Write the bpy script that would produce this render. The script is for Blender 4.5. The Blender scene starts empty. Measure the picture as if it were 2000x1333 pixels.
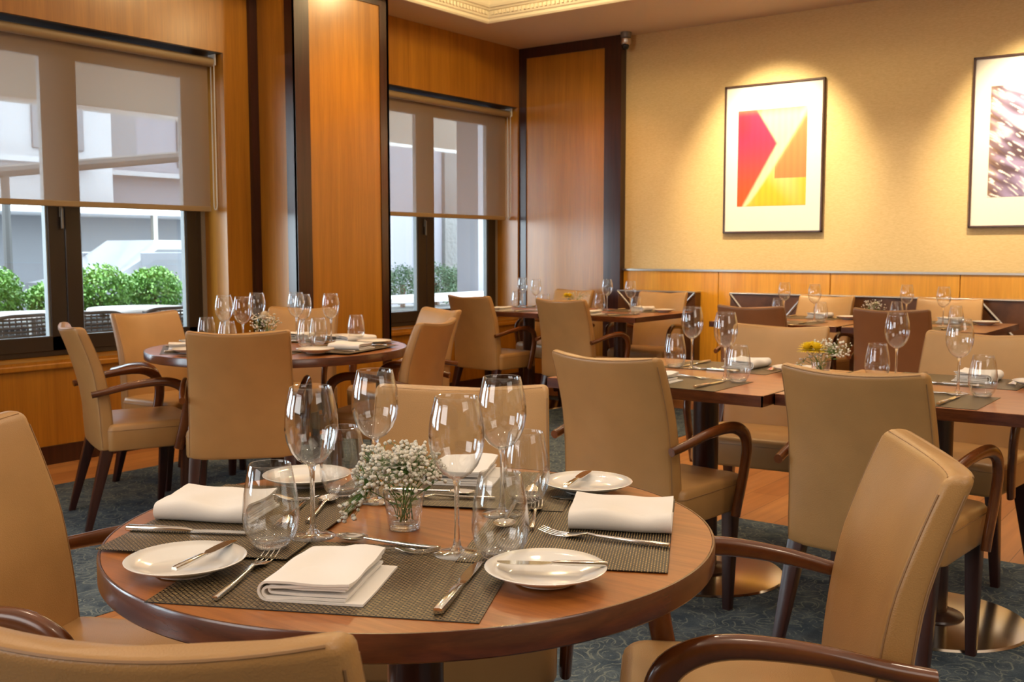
import bpy, bmesh, math, random
from mathutils import Vector, Matrix, noise
random.seed(7)
sc = bpy.context.scene
COL = sc.collection
PI = math.pi

# ------------------------------------------------------------------ camera
YAW, PITCH, ROLL, FPX, CAM_H = 0.639949612, 0.0866838656, -0.000722529, 2025.97706, 1.2
def make_camera():
    cy, sy = math.cos(YAW), math.sin(YAW)
    f = Vector((-sy*math.cos(PITCH), cy*math.cos(PITCH), -math.sin(PITCH)))
    r = Vector((cy, sy, 0)); u = r.cross(f)
    c, s = math.cos(ROLL), math.sin(ROLL)
    r2, u2 = c*r + s*u, -s*r + c*u
    cam = bpy.data.cameras.new('camera'); o = bpy.data.objects.new('camera', cam); COL.objects.link(o)
    m = Matrix((( r2.x, u2.x, -f.x, 0), (r2.y, u2.y, -f.y, 0), (r2.z, u2.z, -f.z, CAM_H), (0, 0, 0, 1)))
    o.matrix_world = m
    cam.sensor_width = 36.0; cam.sensor_fit = 'HORIZONTAL'; cam.lens = FPX/2000*36.0
    cam.clip_start = 0.05; cam.clip_end = 200
    cam.dof.use_dof = True; cam.dof.focus_distance = 1.75; cam.dof.aperture_fstop = 14
    sc.camera = o
make_camera()

# ------------------------------------------------------------------ world, colour management, lights
sc.view_settings.view_transform = 'Standard'
sc.view_settings.look = 'None'
sc.view_settings.gamma = 1.0
sc.view_settings.use_curve_mapping = False
sc.view_settings.exposure = 0.12
w = bpy.data.worlds.new('sky_world'); sc.world = w; w.use_nodes = True
bg = w.node_tree.nodes['Background']
bg.inputs['Color'].default_value = (0.80, 0.89, 1.0, 1); bg.inputs['Strength'].default_value = 11.0

WX, YP, CZ = -5.543, 7.633, 2.979
WARM = (1.0, 0.79, 0.56); AMBER = (1.0, 0.54, 0.19); SOFT = (1.0, 0.88, 0.76)
def light(name, kind, loc, energy, color, target=None, **k):
    l = bpy.data.lights.new(name, kind); o = bpy.data.objects.new(name, l); COL.objects.link(o)
    l.energy = energy; l.color = color; o.location = loc
    for a, b in k.items(): setattr(l, a, b)
    d = (Vector(target) - Vector(loc)) if target else Vector((0, 0, -1))
    o.rotation_euler = d.to_track_quat('-Z', 'Y').to_euler()
    return o
sun = light('sun', 'SUN', (-12, 4, 9), 9.0, (1.0, 0.95, 0.86), (-8.5, 7, 0), angle=0.02)
# picture spotlights recessed in the ceiling
for i, (x, tx) in enumerate([(-3.17, -3.17), (-1.30, -1.30), (0.6, 0.6)]):
    light('picture_spotlight', 'SPOT', (x, 6.62, 2.95), 230, (1.0, 0.78, 0.46), (tx, 7.633, 1.78), spot_size=math.radians(66), spot_blend=0.75, shadow_soft_size=0.035)
# downlights over the room
DL = [(-4.62, 5.05, 26), (-4.2, 2.6, 34), (-3.4, 4.3, 30), (-4.5, 6.9, 24), (-3.3, 5.9, 26), (-1.9, 6.6, 30), (-0.9, 4.9, 34),
      (-2.5, 3.3, 30), (-1.35, 2.35, 30), (0.4, 3.2, 34), (-2.6, 0.9, 26), (0.3, 0.9, 24), (-0.5, -0.5, 22), (1.2, 5.8, 26)]
for x, y, e in DL:
    light('ceiling_downlight', 'SPOT', (x, y, 2.95), e*1.2, AMBER if x < -2.9 else WARM, (x, y, 0), spot_size=math.radians(112), spot_blend=0.7, shadow_soft_size=0.05)
light('cove_glow', 'AREA', (-1.1, 2.1, 3.24), 80, (1.0, 0.82, 0.62), shape='RECTANGLE', size=6.5, size_y=7.0)
for x in (-4.1, -2.25, -0.35):  # unseen spots added along the back wall to brighten the wainscot
    light('wainscot_fill', 'SPOT', (x, 7.12, 2.95), 34, WARM, (x, 7.30, 0), spot_size=math.radians(60), spot_blend=0.8, shadow_soft_size=0.04)
for x, y in ((-4.25, 5.75), (-3.0, 5.9), (-4.4, 4.4)):
    light('cove_lamp', 'POINT', (x, y, 3.17), 20, (1.0, 0.76, 0.38), shadow_soft_size=0.08)
light('pillar_spotlight', 'SPOT', (-4.86, 5.04, 2.965), 11, (1.0, 0.70, 0.26), (-5.02, 5.04, 1.9), spot_size=math.radians(95), spot_blend=0.9, shadow_soft_size=0.04)
for y0, y1 in ((2.345, 4.341), (5.555, 7.531), (-1.3, 0.75), (-4.3, -2.3)):
    pl = light('daylight_portal', 'AREA', (-5.90, (y0+y1)/2, 1.53), 1, (1, 1, 1), (0, (y0+y1)/2, 1.53), shape='RECTANGLE', size=y1-y0, size_y=1.88)
    pl.rotation_euler = (PI/2, 0, -PI/2); pl.data.cycles.is_portal = True
light('rear_fill', 'AREA', (-2.6, -3.6, 2.2), 60, (1.0, 0.95, 0.90), (-1.6, 3.0, 0.7), shape='RECTANGLE', size=2.6, size_y=1.6)  # fill light added behind the camera to lighten the chair backs
light('side_area_light', 'AREA', (2.6, 1.0, 2.5), 22, SOFT, (-1.2, 1.6, 0.7), shape='RECTANGLE', size=2.0, size_y=1.2)  # area light by the right wall, aimed towards the nearest table

# ------------------------------------------------------------------ material helpers
def new_mat(name):
    m = bpy.data.materials.new(name); m.use_nodes = True
    nt = m.node_tree; b = nt.nodes['Principled BSDF']
    return m, nt, b
def L(nt, a, b): nt.links.new(a, b)
def nd(nt, t, **k):
    n = nt.nodes.new(t)
    for a, b in k.items(): setattr(n, a, b)
    return n
def ramp(nt, stops, interp='LINEAR'):
    r = nd(nt, 'ShaderNodeValToRGB'); cr = r.color_ramp; cr.interpolation = interp
    while len(cr.elements) < len(stops): cr.elements.new(0.5)
    for e, (p, c) in zip(cr.elements, stops): e.position = p; e.color = (*c, 1)
    return r
def coords(nt, scale=(1, 1, 1), rot=(0, 0, 0)):
    tc = nd(nt, 'ShaderNodeTexCoord'); mp = nd(nt, 'ShaderNodeMapping')
    mp.inputs['Scale'].default_value = scale; mp.inputs['Rotation'].default_value = rot
    L(nt, tc.outputs['Object'], mp.inputs['Vector']); return mp.outputs['Vector']
def plain(name, col, rough=0.5, metal=0.0, coat=0.0, bump=None, spec=0.5, sheen=0.0):
    m, nt, b = new_mat(name)
    b.inputs['Base Color'].default_value = (*col, 1); b.inputs['Roughness'].default_value = rough
    b.inputs['Metallic'].default_value = metal; b.inputs['Coat Weight'].default_value = coat
    b.inputs['Coat Roughness'].default_value = 0.12; b.inputs['Specular IOR Level'].default_value = spec
    if sheen: b.inputs['Sheen Weight'].default_value = sheen
    if bump:
        n = nd(nt, 'ShaderNodeTexNoise'); n.inputs['Scale'].default_value = bump[0]; n.inputs['Detail'].default_value = 3
        L(nt, coords(nt), n.inputs['Vector'])
        bp = nd(nt, 'ShaderNodeBump'); bp.inputs['Strength'].default_value = bump[1]; bp.inputs['Distance'].default_value = bump[2]
        L(nt, n.outputs['Fac'], bp.inputs['Height']); L(nt, bp.outputs['Normal'], b.inputs['Normal'])
    return m
def wood(name, dark, light_, grain=(30, 30, 1.2), rough=0.35, coat=0.3, contrast=(0.3, 0.7), fine=True, coat_rough=0.15):
    m, nt, b = new_mat(name)
    v = coords(nt, grain)
    n = nd(nt, 'ShaderNodeTexNoise'); n.inputs['Scale'].default_value = 1.0; n.inputs['Detail'].default_value = 5; n.inputs['Distortion'].default_value = 0.6
    L(nt, v, n.inputs['Vector'])
    r = ramp(nt, [(contrast[0], dark), (contrast[1], light_)]); L(nt, n.outputs['Fac'], r.inputs['Fac'])
    n2 = nd(nt, 'ShaderNodeTexNoise'); n2.inputs['Scale'].default_value = 7.0; n2.inputs['Detail'].default_value = 2
    L(nt, v, n2.inputs['Vector'])
    mx = nd(nt, 'ShaderNodeMix', data_type='RGBA', blend_type='MULTIPLY'); mx.inputs[0].default_value = 0.35
    L(nt, r.outputs['Color'], mx.inputs[6]); L(nt, n2.outputs['Fac'], mx.inputs[7])
    mm = nd(nt, 'ShaderNodeMix', data_type='RGBA', blend_type='MULTIPLY'); mm.inputs[0].default_value = 1.0
    mm.inputs[7].default_value = (1.2, 1.2, 1.2, 1); mm.clamp_result = False
    L(nt, mx.outputs[2], mm.inputs[6]); L(nt, mm.outputs[2], b.inputs['Base Color'])
    b.inputs['Roughness'].default_value = rough; b.inputs['Coat Weight'].default_value = coat; b.inputs['Coat Roughness'].default_value = coat_rough
    return m

M = {}
M['panel'] = wood('honey_veneer', (0.32, 0.120, 0.007), (0.47, 0.200, 0.017), (16, 16, 0.7), 0.34, 0.5, (0.25, 0.75), coat_rough=0.22)
M['panel_gold'] = wood('golden_veneer', (0.60, 0.255, 0.018), (0.76, 0.37, 0.036), (10, 10, 0.6), 0.32, 0.3, (0.25, 0.75))
M['dark'] = wood('dark_stained_wood', (0.022, 0.0055, 0.0035), (0.05, 0.013, 0.008), (40, 40, 2.0), 0.30, 0.35)
M['darkleg'] = wood('dark_leg_wood', (0.022, 0.005, 0.004), (0.048, 0.012, 0.008), (30, 30, 2.0), 0.35, 0.2)
M['arm'] = wood('walnut_arm_wood', (0.070, 0.018, 0.004), (0.16, 0.047, 0.010), (25, 6, 6), 0.26, 0.5)
M['top'] = wood('cherry_table_top', (0.23, 0.070, 0.012), (0.43, 0.150, 0.033), (4.0, 60, 60), 0.34, 0.28, (0.25, 0.75), coat_rough=0.10)
M['edge'] = wood('table_edge_wood', (0.055, 0.013, 0.006), (0.115, 0.030, 0.011), (10, 10, 60), 0.26, 0.5)
M['bench'] = wood('burr_brown_wood', (0.055, 0.020, 0.008), (0.13, 0.050, 0.018), (5, 5, 5), 0.35, 0.3)
def floor_wood():
    m, nt, b = new_mat('oak_plank_floor')
    v = coords(nt, (1, 1, 1), (0, 0, PI/2))
    br = nd(nt, 'ShaderNodeTexBrick'); br.offset = 0.5
    br.inputs['Color1'].default_value = (0.50, 0.23, 0.075, 1); br.inputs['Color2'].default_value = (0.40, 0.165, 0.05, 1)
    br.inputs['Mortar'].default_value = (0.12, 0.045, 0.015, 1); br.inputs['Scale'].default_value = 1.0
    br.inputs['Mortar Size'].default_value = 0.0015; br.inputs['Brick Width'].default_value = 1.6; br.inputs['Row Height'].default_value = 0.16
    L(nt, v, br.inputs['Vector'])
    n = nd(nt, 'ShaderNodeTexNoise'); n.inputs['Scale'].default_value = 1.0; n.inputs['Detail'].default_value = 4
    L(nt, coords(nt, (30, 1.5, 1)), n.inputs['Vector'])
    mx = nd(nt, 'ShaderNodeMix', data_type='RGBA', blend_type='OVERLAY'); mx.inputs[0].default_value = 0.35
    L(nt, br.outputs['Color'], mx.inputs[6]); L(nt, n.outputs['Fac'], mx.inputs[7]); L(nt, mx.outputs[2], b.inputs['Base Color'])
    b.inputs['Roughness'].default_value = 0.36; b.inputs['Coat Weight'].default_value = 0.15
    return m
M['floor'] = floor_wood()
def carpet_mat():
    m, nt, b = new_mat('scroll_carpet')
    v0 = coords(nt)
    wn = nd(nt, 'ShaderNodeTexNoise'); wn.inputs['Scale'].default_value = 9.0; wn.inputs['Detail'].default_value = 1.0
    L(nt, v0, wn.inputs['Vector'])
    mu = nd(nt, 'ShaderNodeVectorMath', operation='SCALE'); mu.inputs['Scale'].default_value = 0.07; L(nt, wn.outputs['Color'], mu.inputs[0])
    ad = nd(nt, 'ShaderNodeVectorMath', operation='ADD'); L(nt, v0, ad.inputs[0]); L(nt, mu.outputs[0], ad.inputs[1])
    masks = []
    for scale, freq, off in ((14.0, 11.5, 0.0), (10.5, 9.5, 3.7)):
        of = nd(nt, 'ShaderNodeVectorMath', operation='ADD'); of.inputs[1].default_value = (off, off*1.7, 0); L(nt, ad.outputs[0], of.inputs[0])
        vo = nd(nt, 'ShaderNodeTexVoronoi'); vo.voronoi_dimensions = '2D'; vo.inputs['Scale'].default_value = scale; L(nt, of.outputs[0], vo.inputs['Vector'])
        a = nd(nt, 'ShaderNodeMath', operation='MULTIPLY'); a.inputs[1].default_value = freq; L(nt, vo.outputs['Distance'], a.inputs[0])
        s = nd(nt, 'ShaderNodeMath', operation='SINE'); L(nt, a.outputs[0], s.inputs[0])
        ab = nd(nt, 'ShaderNodeMath', operation='ABSOLUTE'); L(nt, s.outputs[0], ab.inputs[0])
        lt = nd(nt, 'ShaderNodeMapRange'); lt.inputs[1].default_value = 0.10; lt.inputs[2].default_value = 0.38; lt.inputs[3].default_value = 1.0; lt.inputs[4].default_value = 0.0
        L(nt, ab.outputs[0], lt.inputs[0])
        brk = nd(nt, 'ShaderNodeTexNoise'); brk.inputs['Scale'].default_value = 16.0; L(nt, of.outputs[0], brk.inputs['Vector'])
        gt = nd(nt, 'ShaderNodeMapRange'); gt.inputs[1].default_value = 0.44; gt.inputs[2].default_value = 0.52; L(nt, brk.outputs['Fac'], gt.inputs[0])
        p = nd(nt, 'ShaderNodeMath', operation='MULTIPLY'); L(nt, lt.outputs[0], p.inputs[0]); L(nt, gt.outputs[0], p.inputs[1])
        masks.append(p)
    mxm = nd(nt, 'ShaderNodeMath', operation='MAXIMUM'); L(nt, masks[0].outputs[0], mxm.inputs[0]); L(nt, masks[1].outputs[0], mxm.inputs[1])
    fib = nd(nt, 'ShaderNodeTexNoise'); fib.inputs['Scale'].default_value = 260; fib.inputs['Detail'].default_value = 2; L(nt, v0, fib.inputs['Vector'])
    mot = nd(nt, 'ShaderNodeTexNoise'); mot.inputs['Scale'].default_value = 14; mot.inputs['Detail'].default_value = 3; L(nt, v0, mot.inputs['Vector'])
    base = ramp(nt, [(0.35, (0.050, 0.075, 0.105)), (0.65, (0.10, 0.135, 0.165))]); L(nt, mot.outputs['Fac'], base.inputs['Fac'])
    mix = nd(nt, 'ShaderNodeMix', data_type='RGBA'); L(nt, mxm.outputs[0], mix.inputs[0]); L(nt, base.outputs['Color'], mix.inputs[6]); mix.inputs[7].default_value = (0.20, 0.235, 0.225, 1)
    ov = nd(nt, 'ShaderNodeMix', data_type='RGBA', blend_type='OVERLAY'); ov.inputs[0].default_value = 0.5; L(nt, mix.outputs[2], ov.inputs[6]); L(nt, fib.outputs['Fac'], ov.inputs[7])
    L(nt, ov.outputs[2], b.inputs['Base Color']); b.inputs['Roughness'].default_value = 0.95; b.inputs['Specular IOR Level'].default_value = 0.1
    bp = nd(nt, 'ShaderNodeBump'); bp.inputs['Strength'].default_value = 0.5; bp.inputs['Distance'].default_value = 0.003; L(nt, fib.outputs['Fac'], bp.inputs['Height']); L(nt, bp.outputs['Normal'], b.inputs['Normal'])
    return m
M['carpet'] = carpet_mat()
def leather(name, col, rough=0.42):
    m, nt, b = new_mat(name)
    v = coords(nt)
    vo = nd(nt, 'ShaderNodeTexVoronoi'); vo.inputs['Scale'].default_value = 420; L(nt, v, vo.inputs['Vector'])
    n = nd(nt, 'ShaderNodeTexNoise'); n.inputs['Scale'].default_value = 9; n.inputs['Detail'].default_value = 2; L(nt, v, n.inputs['Vector'])
    r = ramp(nt, [(0.3, tuple(c*0.93 for c in col)), (0.7, tuple(min(1, c*1.05) for c in col))]); L(nt, n.outputs['Fac'], r.inputs['Fac'])
    L(nt, r.outputs['Color'], b.inputs['Base Color']); b.inputs['Roughness'].default_value = rough; b.inputs['Coat Weight'].default_value = 0.30; b.inputs['Coat Roughness'].default_value = 0.3
    bp = nd(nt, 'ShaderNodeBump'); bp.inputs['Strength'].default_value = 0.25; bp.inputs['Distance'].default_value = 0.0012
    L(nt, vo.outputs['Distance'], bp.inputs['Height']); L(nt, bp.outputs['Normal'], b.inputs['Normal'])
    return m
M['leather'] = leather('tan_leather', (0.43, 0.240, 0.084))
M['leather_brown'] = leather('brown_leather', (0.23, 0.105, 0.042))
M['seam'] = plain('leather_seam', (0.30, 0.17, 0.075), 0.5)
def wallpaper():
    m, nt, b = new_mat('cream_wallpaper')
    n = nd(nt, 'ShaderNodeTexNoise'); n.inputs['Scale'].default_value = 1.0; n.inputs['Detail'].default_value = 3
    L(nt, coords(nt, (40, 40, 260)), n.inputs['Vector'])
    r = ramp(nt, [(0.35, (0.66, 0.49, 0.235)), (0.65, (0.74, 0.57, 0.30))]); L(nt, n.outputs['Fac'], r.inputs['Fac'])
    L(nt, r.outputs['Color'], b.inputs['Base Color']); b.inputs['Roughness'].default_value = 0.75
    return m
M['paper'] = wallpaper()
M['ceiling'] = plain('ceiling_paint', (0.66, 0.56, 0.46), 0.85)
M['plaster'] = plain('cream_moulding', (0.82, 0.74, 0.58), 0.6)
M['steel'] = plain('polished_steel', (0.74, 0.72, 0.68), 0.13, 1.0)
M['brushed'] = plain('brushed_steel', (0.62, 0.58, 0.52), 0.28, 1.0, bump=(90, 0.1, 0.001))
M['base'] = plain('polished_base_steel', (0.66, 0.62, 0.56), 0.16, 1.0)
M['porcelain'] = plain('white_porcelain', (0.80, 0.79, 0.76), 0.08, 0, 0.5)
M['linen'] = plain('white_linen', (0.83, 0.80, 0.76), 0.85, bump=(700, 0.25, 0.0006), sheen=0.2)
M['aluminium'] = plain('dark_brown_aluminium', (0.022, 0.015, 0.013), 0.38, 0.0, 0.2)
M['gasket'] = plain('grey_gasket', (0.16, 0.18, 0.19), 0.4)
M['granite'] = plain('grey_granite', (0.26, 0.23, 0.19), 0.7, bump=(60, 0.6, 0.01))
M['tube'] = plain('taupe_blind_tube', (0.33, 0.23, 0.12), 0.5)
M['chain'] = plain('white_chain', (0.75, 0.73, 0.68), 0.4)
M['frame'] = plain('dark_picture_frame', (0.055, 0.020, 0.012), 0.3, 0, 0.3)
M['board'] = plain('white_mount_board', (0.84, 0.83, 0.80), 0.8)
M['grey_metal'] = plain('grey_device', (0.20, 0.19, 0.17), 0.4, 0.3)
M['black'] = plain('black_gloss', (0.01, 0.01, 0.012), 0.15)
M['stem'] = plain('green_stem', (0.10, 0.22, 0.04), 0.6)
M['white_flower'] = plain('white_petal', (0.80, 0.77, 0.68), 0.8)
M['cream_flower'] = plain('cream_petal', (0.86, 0.76, 0.60), 0.8)
M['yellow_flower'] = plain('yellow_petal', (0.90, 0.70, 0.03), 0.7)
M['green_heart'] = plain('green_flower_heart', (0.35, 0.50, 0.04), 0.7)
def blind_mat():
    m, nt, b = new_mat('taupe_screen_fabric')
    nt.nodes.remove(b); out = nt.nodes['Material Output']
    d = nd(nt, 'ShaderNodeBsdfDiffuse'); d.inputs['Color'].default_value = (0.52, 0.36, 0.22, 1)
    t = nd(nt, 'ShaderNodeBsdfTranslucent'); t.inputs['Color'].default_value = (0.22, 0.18, 0.15, 1)
    tr = nd(nt, 'ShaderNodeBsdfTransparent')
    a = nd(nt, 'ShaderNodeMixShader'); a.inputs[0].default_value = 0.30; L(nt, d.outputs[0], a.inputs[1]); L(nt, t.outputs[0], a.inputs[2])
    c = nd(nt, 'ShaderNodeMixShader'); c.inputs[0].default_value = 0.36; L(nt, a.outputs[0], c.inputs[1]); L(nt, tr.outputs[0], c.inputs[2])
    L(nt, c.outputs[0], out.inputs['Surface']); return m
M['blind'] = blind_mat()
def thin_glass(name, tint=(0.985, 0.99, 0.99), base=0.055, gain=1.0, power=3.0, rough=0.0):
    m, nt, b = new_mat(name)
    nt.nodes.remove(b); out = nt.nodes['Material Output']
    tr = nd(nt, 'ShaderNodeBsdfTransparent'); tr.inputs['Color'].default_value = (*tint, 1)
    g = nd(nt, 'ShaderNodeBsdfGlossy'); g.inputs['Roughness'].default_value = rough; g.inputs['Color'].default_value = (0.95, 0.97, 1, 1)
    lw = nd(nt, 'ShaderNodeLayerWeight'); lw.inputs['Blend'].default_value = 0.5
    p = nd(nt, 'ShaderNodeMath', operation='POWER'); p.inputs[1].default_value = power; L(nt, lw.outputs['Facing'], p.inputs[0])
    q = nd(nt, 'ShaderNodeMath', operation='MULTIPLY_ADD'); q.inputs[1].default_value = gain; q.inputs[2].default_value = base; L(nt, p.outputs[0], q.inputs[0]); q.use_clamp = True
    mx = nd(nt, 'ShaderNodeMixShader'); L(nt, q.outputs[0], mx.inputs[0]); L(nt, tr.outputs[0], mx.inputs[1]); L(nt, g.outputs[0], mx.inputs[2])
    L(nt, mx.outputs[0], out.inputs['Surface']); return m
M['glass'] = thin_glass('clear_drinking_glass')
M['pane'] = thin_glass('window_pane_glass', (0.93, 0.97, 0.96), 0.03, 0.6, 5.0)
def thick_glass():
    m, nt, b = new_mat('solid_clear_glass')
    nt.nodes.remove(b); out = nt.nodes['Material Output']
    g = nd(nt, 'ShaderNodeBsdfGlass'); g.inputs['IOR'].default_value = 1.45; g.inputs['Roughness'].default_value = 0.0
    tr = nd(nt, 'ShaderNodeBsdfTransparent')
    mx = nd(nt, 'ShaderNodeMixShader'); mx.inputs[0].default_value = 0.2; L(nt, g.outputs[0], mx.inputs[1]); L(nt, tr.outputs[0], mx.inputs[2])
    L(nt, mx.outputs[0], out.inputs['Surface']); return m
M['solid'] = thick_glass()
def weave():
    m, nt, b = new_mat('woven_vinyl')
    v = coords(nt, (1, 1, 1), (0, 0, 0))
    br = nd(nt, 'ShaderNodeTexBrick'); br.offset = 0.5
    br.inputs['Color1'].default_value = (0.62, 0.44, 0.19, 1); br.inputs['Color2'].default_value = (0.42, 0.28, 0.11, 1)
    br.inputs['Mortar'].default_value = (0.012, 0.008, 0.006, 1); br.inputs['Scale'].default_value = 1.0
    br.inputs['Mortar Size'].default_value = 0.0016; br.inputs['Mortar Smooth'].default_value = 0.3
    br.inputs['Brick Width'].default_value = 0.0085; br.inputs['Row Height'].default_value = 0.0042
    L(nt, v, br.inputs['Vector'])
    wv = nd(nt, 'ShaderNodeTexWave'); wv.wave_type = 'BANDS'; wv.bands_direction = 'X'; wv.inputs['Scale'].default_value = 46.0; L(nt, v, wv.inputs['Vector'])
    mx = nd(nt, 'ShaderNodeMix', data_type='RGBA', blend_type='MULTIPLY'); mx.inputs[0].default_value = 0.35
    L(nt, br.outputs['Color'], mx.inputs[6]); L(nt, wv.outputs['Color'], mx.inputs[7]); L(nt, mx.outputs[2], b.inputs['Base Color'])
    b.inputs['Roughness'].default_value = 0.4
    inv = nd(nt, 'ShaderNodeMath', operation='SUBTRACT'); inv.inputs[0].default_value = 1.0; L(nt, br.outputs['Fac'], inv.inputs[1])
    bp = nd(nt, 'ShaderNodeBump'); bp.inputs['Strength'].default_value = 0.8; bp.inputs['Distance'].default_value = 0.001
    L(nt, inv.outputs[0], bp.inputs['Height']); L(nt, bp.outputs['Normal'], b.inputs['Normal'])
    return m
M['weave'] = weave()
M['plant_leaf'] = plain('bush_leaf', (0.10, 0.25, 0.035), 0.55)
M['plant_leaf2'] = plain('cypress_leaf', (0.045, 0.095, 0.045), 0.6)
M['wicker'] = plain('grey_wicker', (0.09, 0.085, 0.09), 0.6)
M['white_paint'] = plain('white_paint', (0.82, 0.83, 0.85), 0.5)
M['facade'] = plain('pale_facade', (0.17, 0.17, 0.20), 0.8)
M['facade_w'] = plain('white_facade', (0.30, 0.31, 0.33), 0.8)
M['shade_glass'] = plain('grey_window_glass', (0.10, 0.105, 0.12), 0.4)
M['car'] = plain('silver_car_paint', (0.09, 0.095, 0.105), 0.35, 0.3, 0.5)
M['paving'] = plain('grey_paving', (0.2, 0.2, 0.21), 0.8)
M['awning'] = plain('beige_awning', (0.42, 0.37, 0.32), 0.8)
M['planter'] = plain('dark_planter', (0.03, 0.03, 0.03), 0.7)
M['stone'] = plain('rough_grey_stone', (0.12, 0.12, 0.12), 0.9, bump=(14, 0.8, 0.03))
M['red'] = plain('red_paint', (0.62, 0.04, 0.03), 0.5)

# ------------------------------------------------------------------ object helpers
def tag(o, label=None, cat=None, group=None, kind=None):
    if label: o['label'] = label
    if cat: o['category'] = cat
    if group: o['group'] = group
    if kind: o['kind'] = kind
    return o
def empty(name, loc=(0, 0, 0), rz=0.0):
    o = bpy.data.objects.new(name, None); COL.objects.link(o); o.location = loc; o.rotation_euler = (0, 0, rz); o.empty_display_size = 0.1
    return o
def build(name, geo, mat, parent=None, smooth=False, mats=None):
    vs, fs = geo[0], geo[1]
    me = bpy.data.meshes.new(name); me.from_pydata([tuple(v) for v in vs], [], fs)
    for m in (mats or [mat]): me.materials.append(M[m])
    if len(geo) > 2:
        for p, mi in zip(me.polygons, geo[2]): p.material_index = mi
    bm = bmesh.new(); bm.from_mesh(me); bmesh.ops.recalc_face_normals(bm, faces=bm.faces); bm.to_mesh(me); bm.free()
    if smooth:
        for p in me.polygons: p.use_smooth = True
        if smooth != 'all':
            me.set_sharp_from_angle(angle=math.radians(smooth if isinstance(smooth, (int, float)) and smooth > 1 else 40))
    o = bpy.data.objects.new(name, me); COL.objects.link(o)
    if parent: o.parent = parent
    return o
def join(*geos):
    V, F = [], []
    for g in geos:
        n = len(V); V += list(g[0]); F += [tuple(i+n for i in f) for f in g[1]]
    return V, F
def box(x0, x1, y0, y1, z0, z1):
    v = [(x, y, z) for z in (z0, z1) for x, y in ((x0, y0), (x1, y0), (x1, y1), (x0, y1))]
    return v, [(0, 3, 2, 1), (4, 5, 6, 7), (0, 1, 5, 4), (1, 2, 6, 5), (2, 3, 7, 6), (3, 0, 4, 7)]
def bbox(x0, x1, y0, y1, z0, z1, r=0.003, seg=2):
    v, f = box(x0, x1, y0, y1, z0, z1)
    bm = bmesh.new(); vv = [bm.verts.new(p) for p in v]
    for q in f: bm.faces.new([vv[i] for i in q])
    bmesh.ops.bevel(bm, geom=list(bm.edges), offset=r, segments=seg, affect='EDGES', profile=0.5)
    bm.verts.index_update()
    out = ([tuple(p.co) for p in bm.verts], [tuple(x.index for x in q.verts) for q in bm.faces]); bm.free()
    return out
def xf(geo, mat4):
    return ([tuple(mat4 @ Vector(p)) for p in geo[0]], geo[1])
def lathe(prof, seg=40, closed=False):
    V, F = [], []
    n = len(prof)
    for r, z in prof:
        for k in range(seg):
            a = 2*PI*k/seg; V.append((max(r, 1e-5)*math.cos(a), max(r, 1e-5)*math.sin(a), z))
    for i in range(n if closed else n-1):
        j = (i+1) % n
        for k in range(seg):
            k2 = (k+1) % seg; F.append((i*seg+k, i*seg+k2, j*seg+k2, j*seg+k))
    if not closed:
        if prof[0][0] > 1e-4: F.append(tuple(range(seg))[::-1])
        if prof[-1][0] > 1e-4: F.append(tuple((n-1)*seg+k for k in range(seg)))
    return V, F
def loft(rings, cap=True):
    V, F = [], []; n = len(rings[0])
    for r in rings: V += [tuple(p) for p in r]
    for i in range(len(rings)-1):
        for k in range(n):
            k2 = (k+1) % n; F.append((i*n+k, i*n+k2, (i+1)*n+k2, (i+1)*n+k))
    if cap: F.append(tuple(range(n))[::-1]); F.append(tuple((len(rings)-1)*n+k for k in range(n)))
    return V, F
def catmull(pts, sub=6):
    P = [Vector(p) for p in pts]; out = []
    for i in range(len(P)-1):
        p0 = P[max(i-1, 0)]; p1 = P[i]; p2 = P[i+1]; p3 = P[min(i+2, len(P)-1)]
        for s in range(sub):
            t = s/sub
            out.append(0.5*((2*p1)+(-p0+p2)*t+(2*p0-5*p1+4*p2-p3)*t*t+(-p0+3*p1-3*p2+p3)*t*t*t))
    out.append(P[-1]); return out
def tube(path, rad, seg=10, side=None, cap=True):
    """path list of Vector; rad: float or list of (ra, rb): ra along 'side' axis, rb across."""
    rings = []; n = len(path)
    up = Vector(side) if side else None
    prev = None
    for i, p in enumerate(path):
        t = (path[min(i+1, n-1)] - path[max(i-1, 0)]).normalized()
        if up is not None: a = (up - t*up.dot(t)).normalized()
        else:
            if prev is None: a = t.orthogonal().normalized()
            else: a = (prev - t*prev.dot(t)).normalized()
            prev = a
        b = t.cross(a)
        r = rad[i] if isinstance(rad, list) else (rad, rad)
        rings.append([p + a*r[0]*math.cos(2*PI*k/seg) + b*r[1]*math.sin(2*PI*k/seg) for k in range(seg)])
    return loft(rings, cap)
def dup(root, loc=None, rz=None, label=None, group=None, mat=None):
    """a copy of a thing with copies of its parts and sub-parts (mesh data shared)"""
    def cp(o, par):
        c = o.copy(); COL.objects.link(c)
        if par: c.parent = par
        for ch in list(kids.get(o.name, ())): cp(ch, c)
        return c
    kids = KIDS.setdefault(root.name, None)
    if kids is None:
        kids = {}
        def walk(o):
            kids[o.name] = list(o.children)
            for ch in o.children: walk(ch)
        walk(root); KIDS[root.name] = kids
    c = cp(root, None)
    if loc is not None: c.location = loc
    if rz is not None: c.rotation_euler = (0, 0, rz)
    if label: c['label'] = label
    if group: c['group'] = group
    return c
KIDS = {}
class Stock:
    """hands out the prototype first, copies of it afterwards"""
    def __init__(self, maker): self.maker = maker; self.proto = None
    def put(self, loc, rz, label, group=None):
        if self.proto is None:
            self.proto = self.maker(); o = self.proto; o.location = loc; o.rotation_euler = (0, 0, rz); o['label'] = label
            if group: o['group'] = group
            bpy.context.view_layer.update()
            return o
        return dup(self.proto, loc, rz, label, group)
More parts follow.
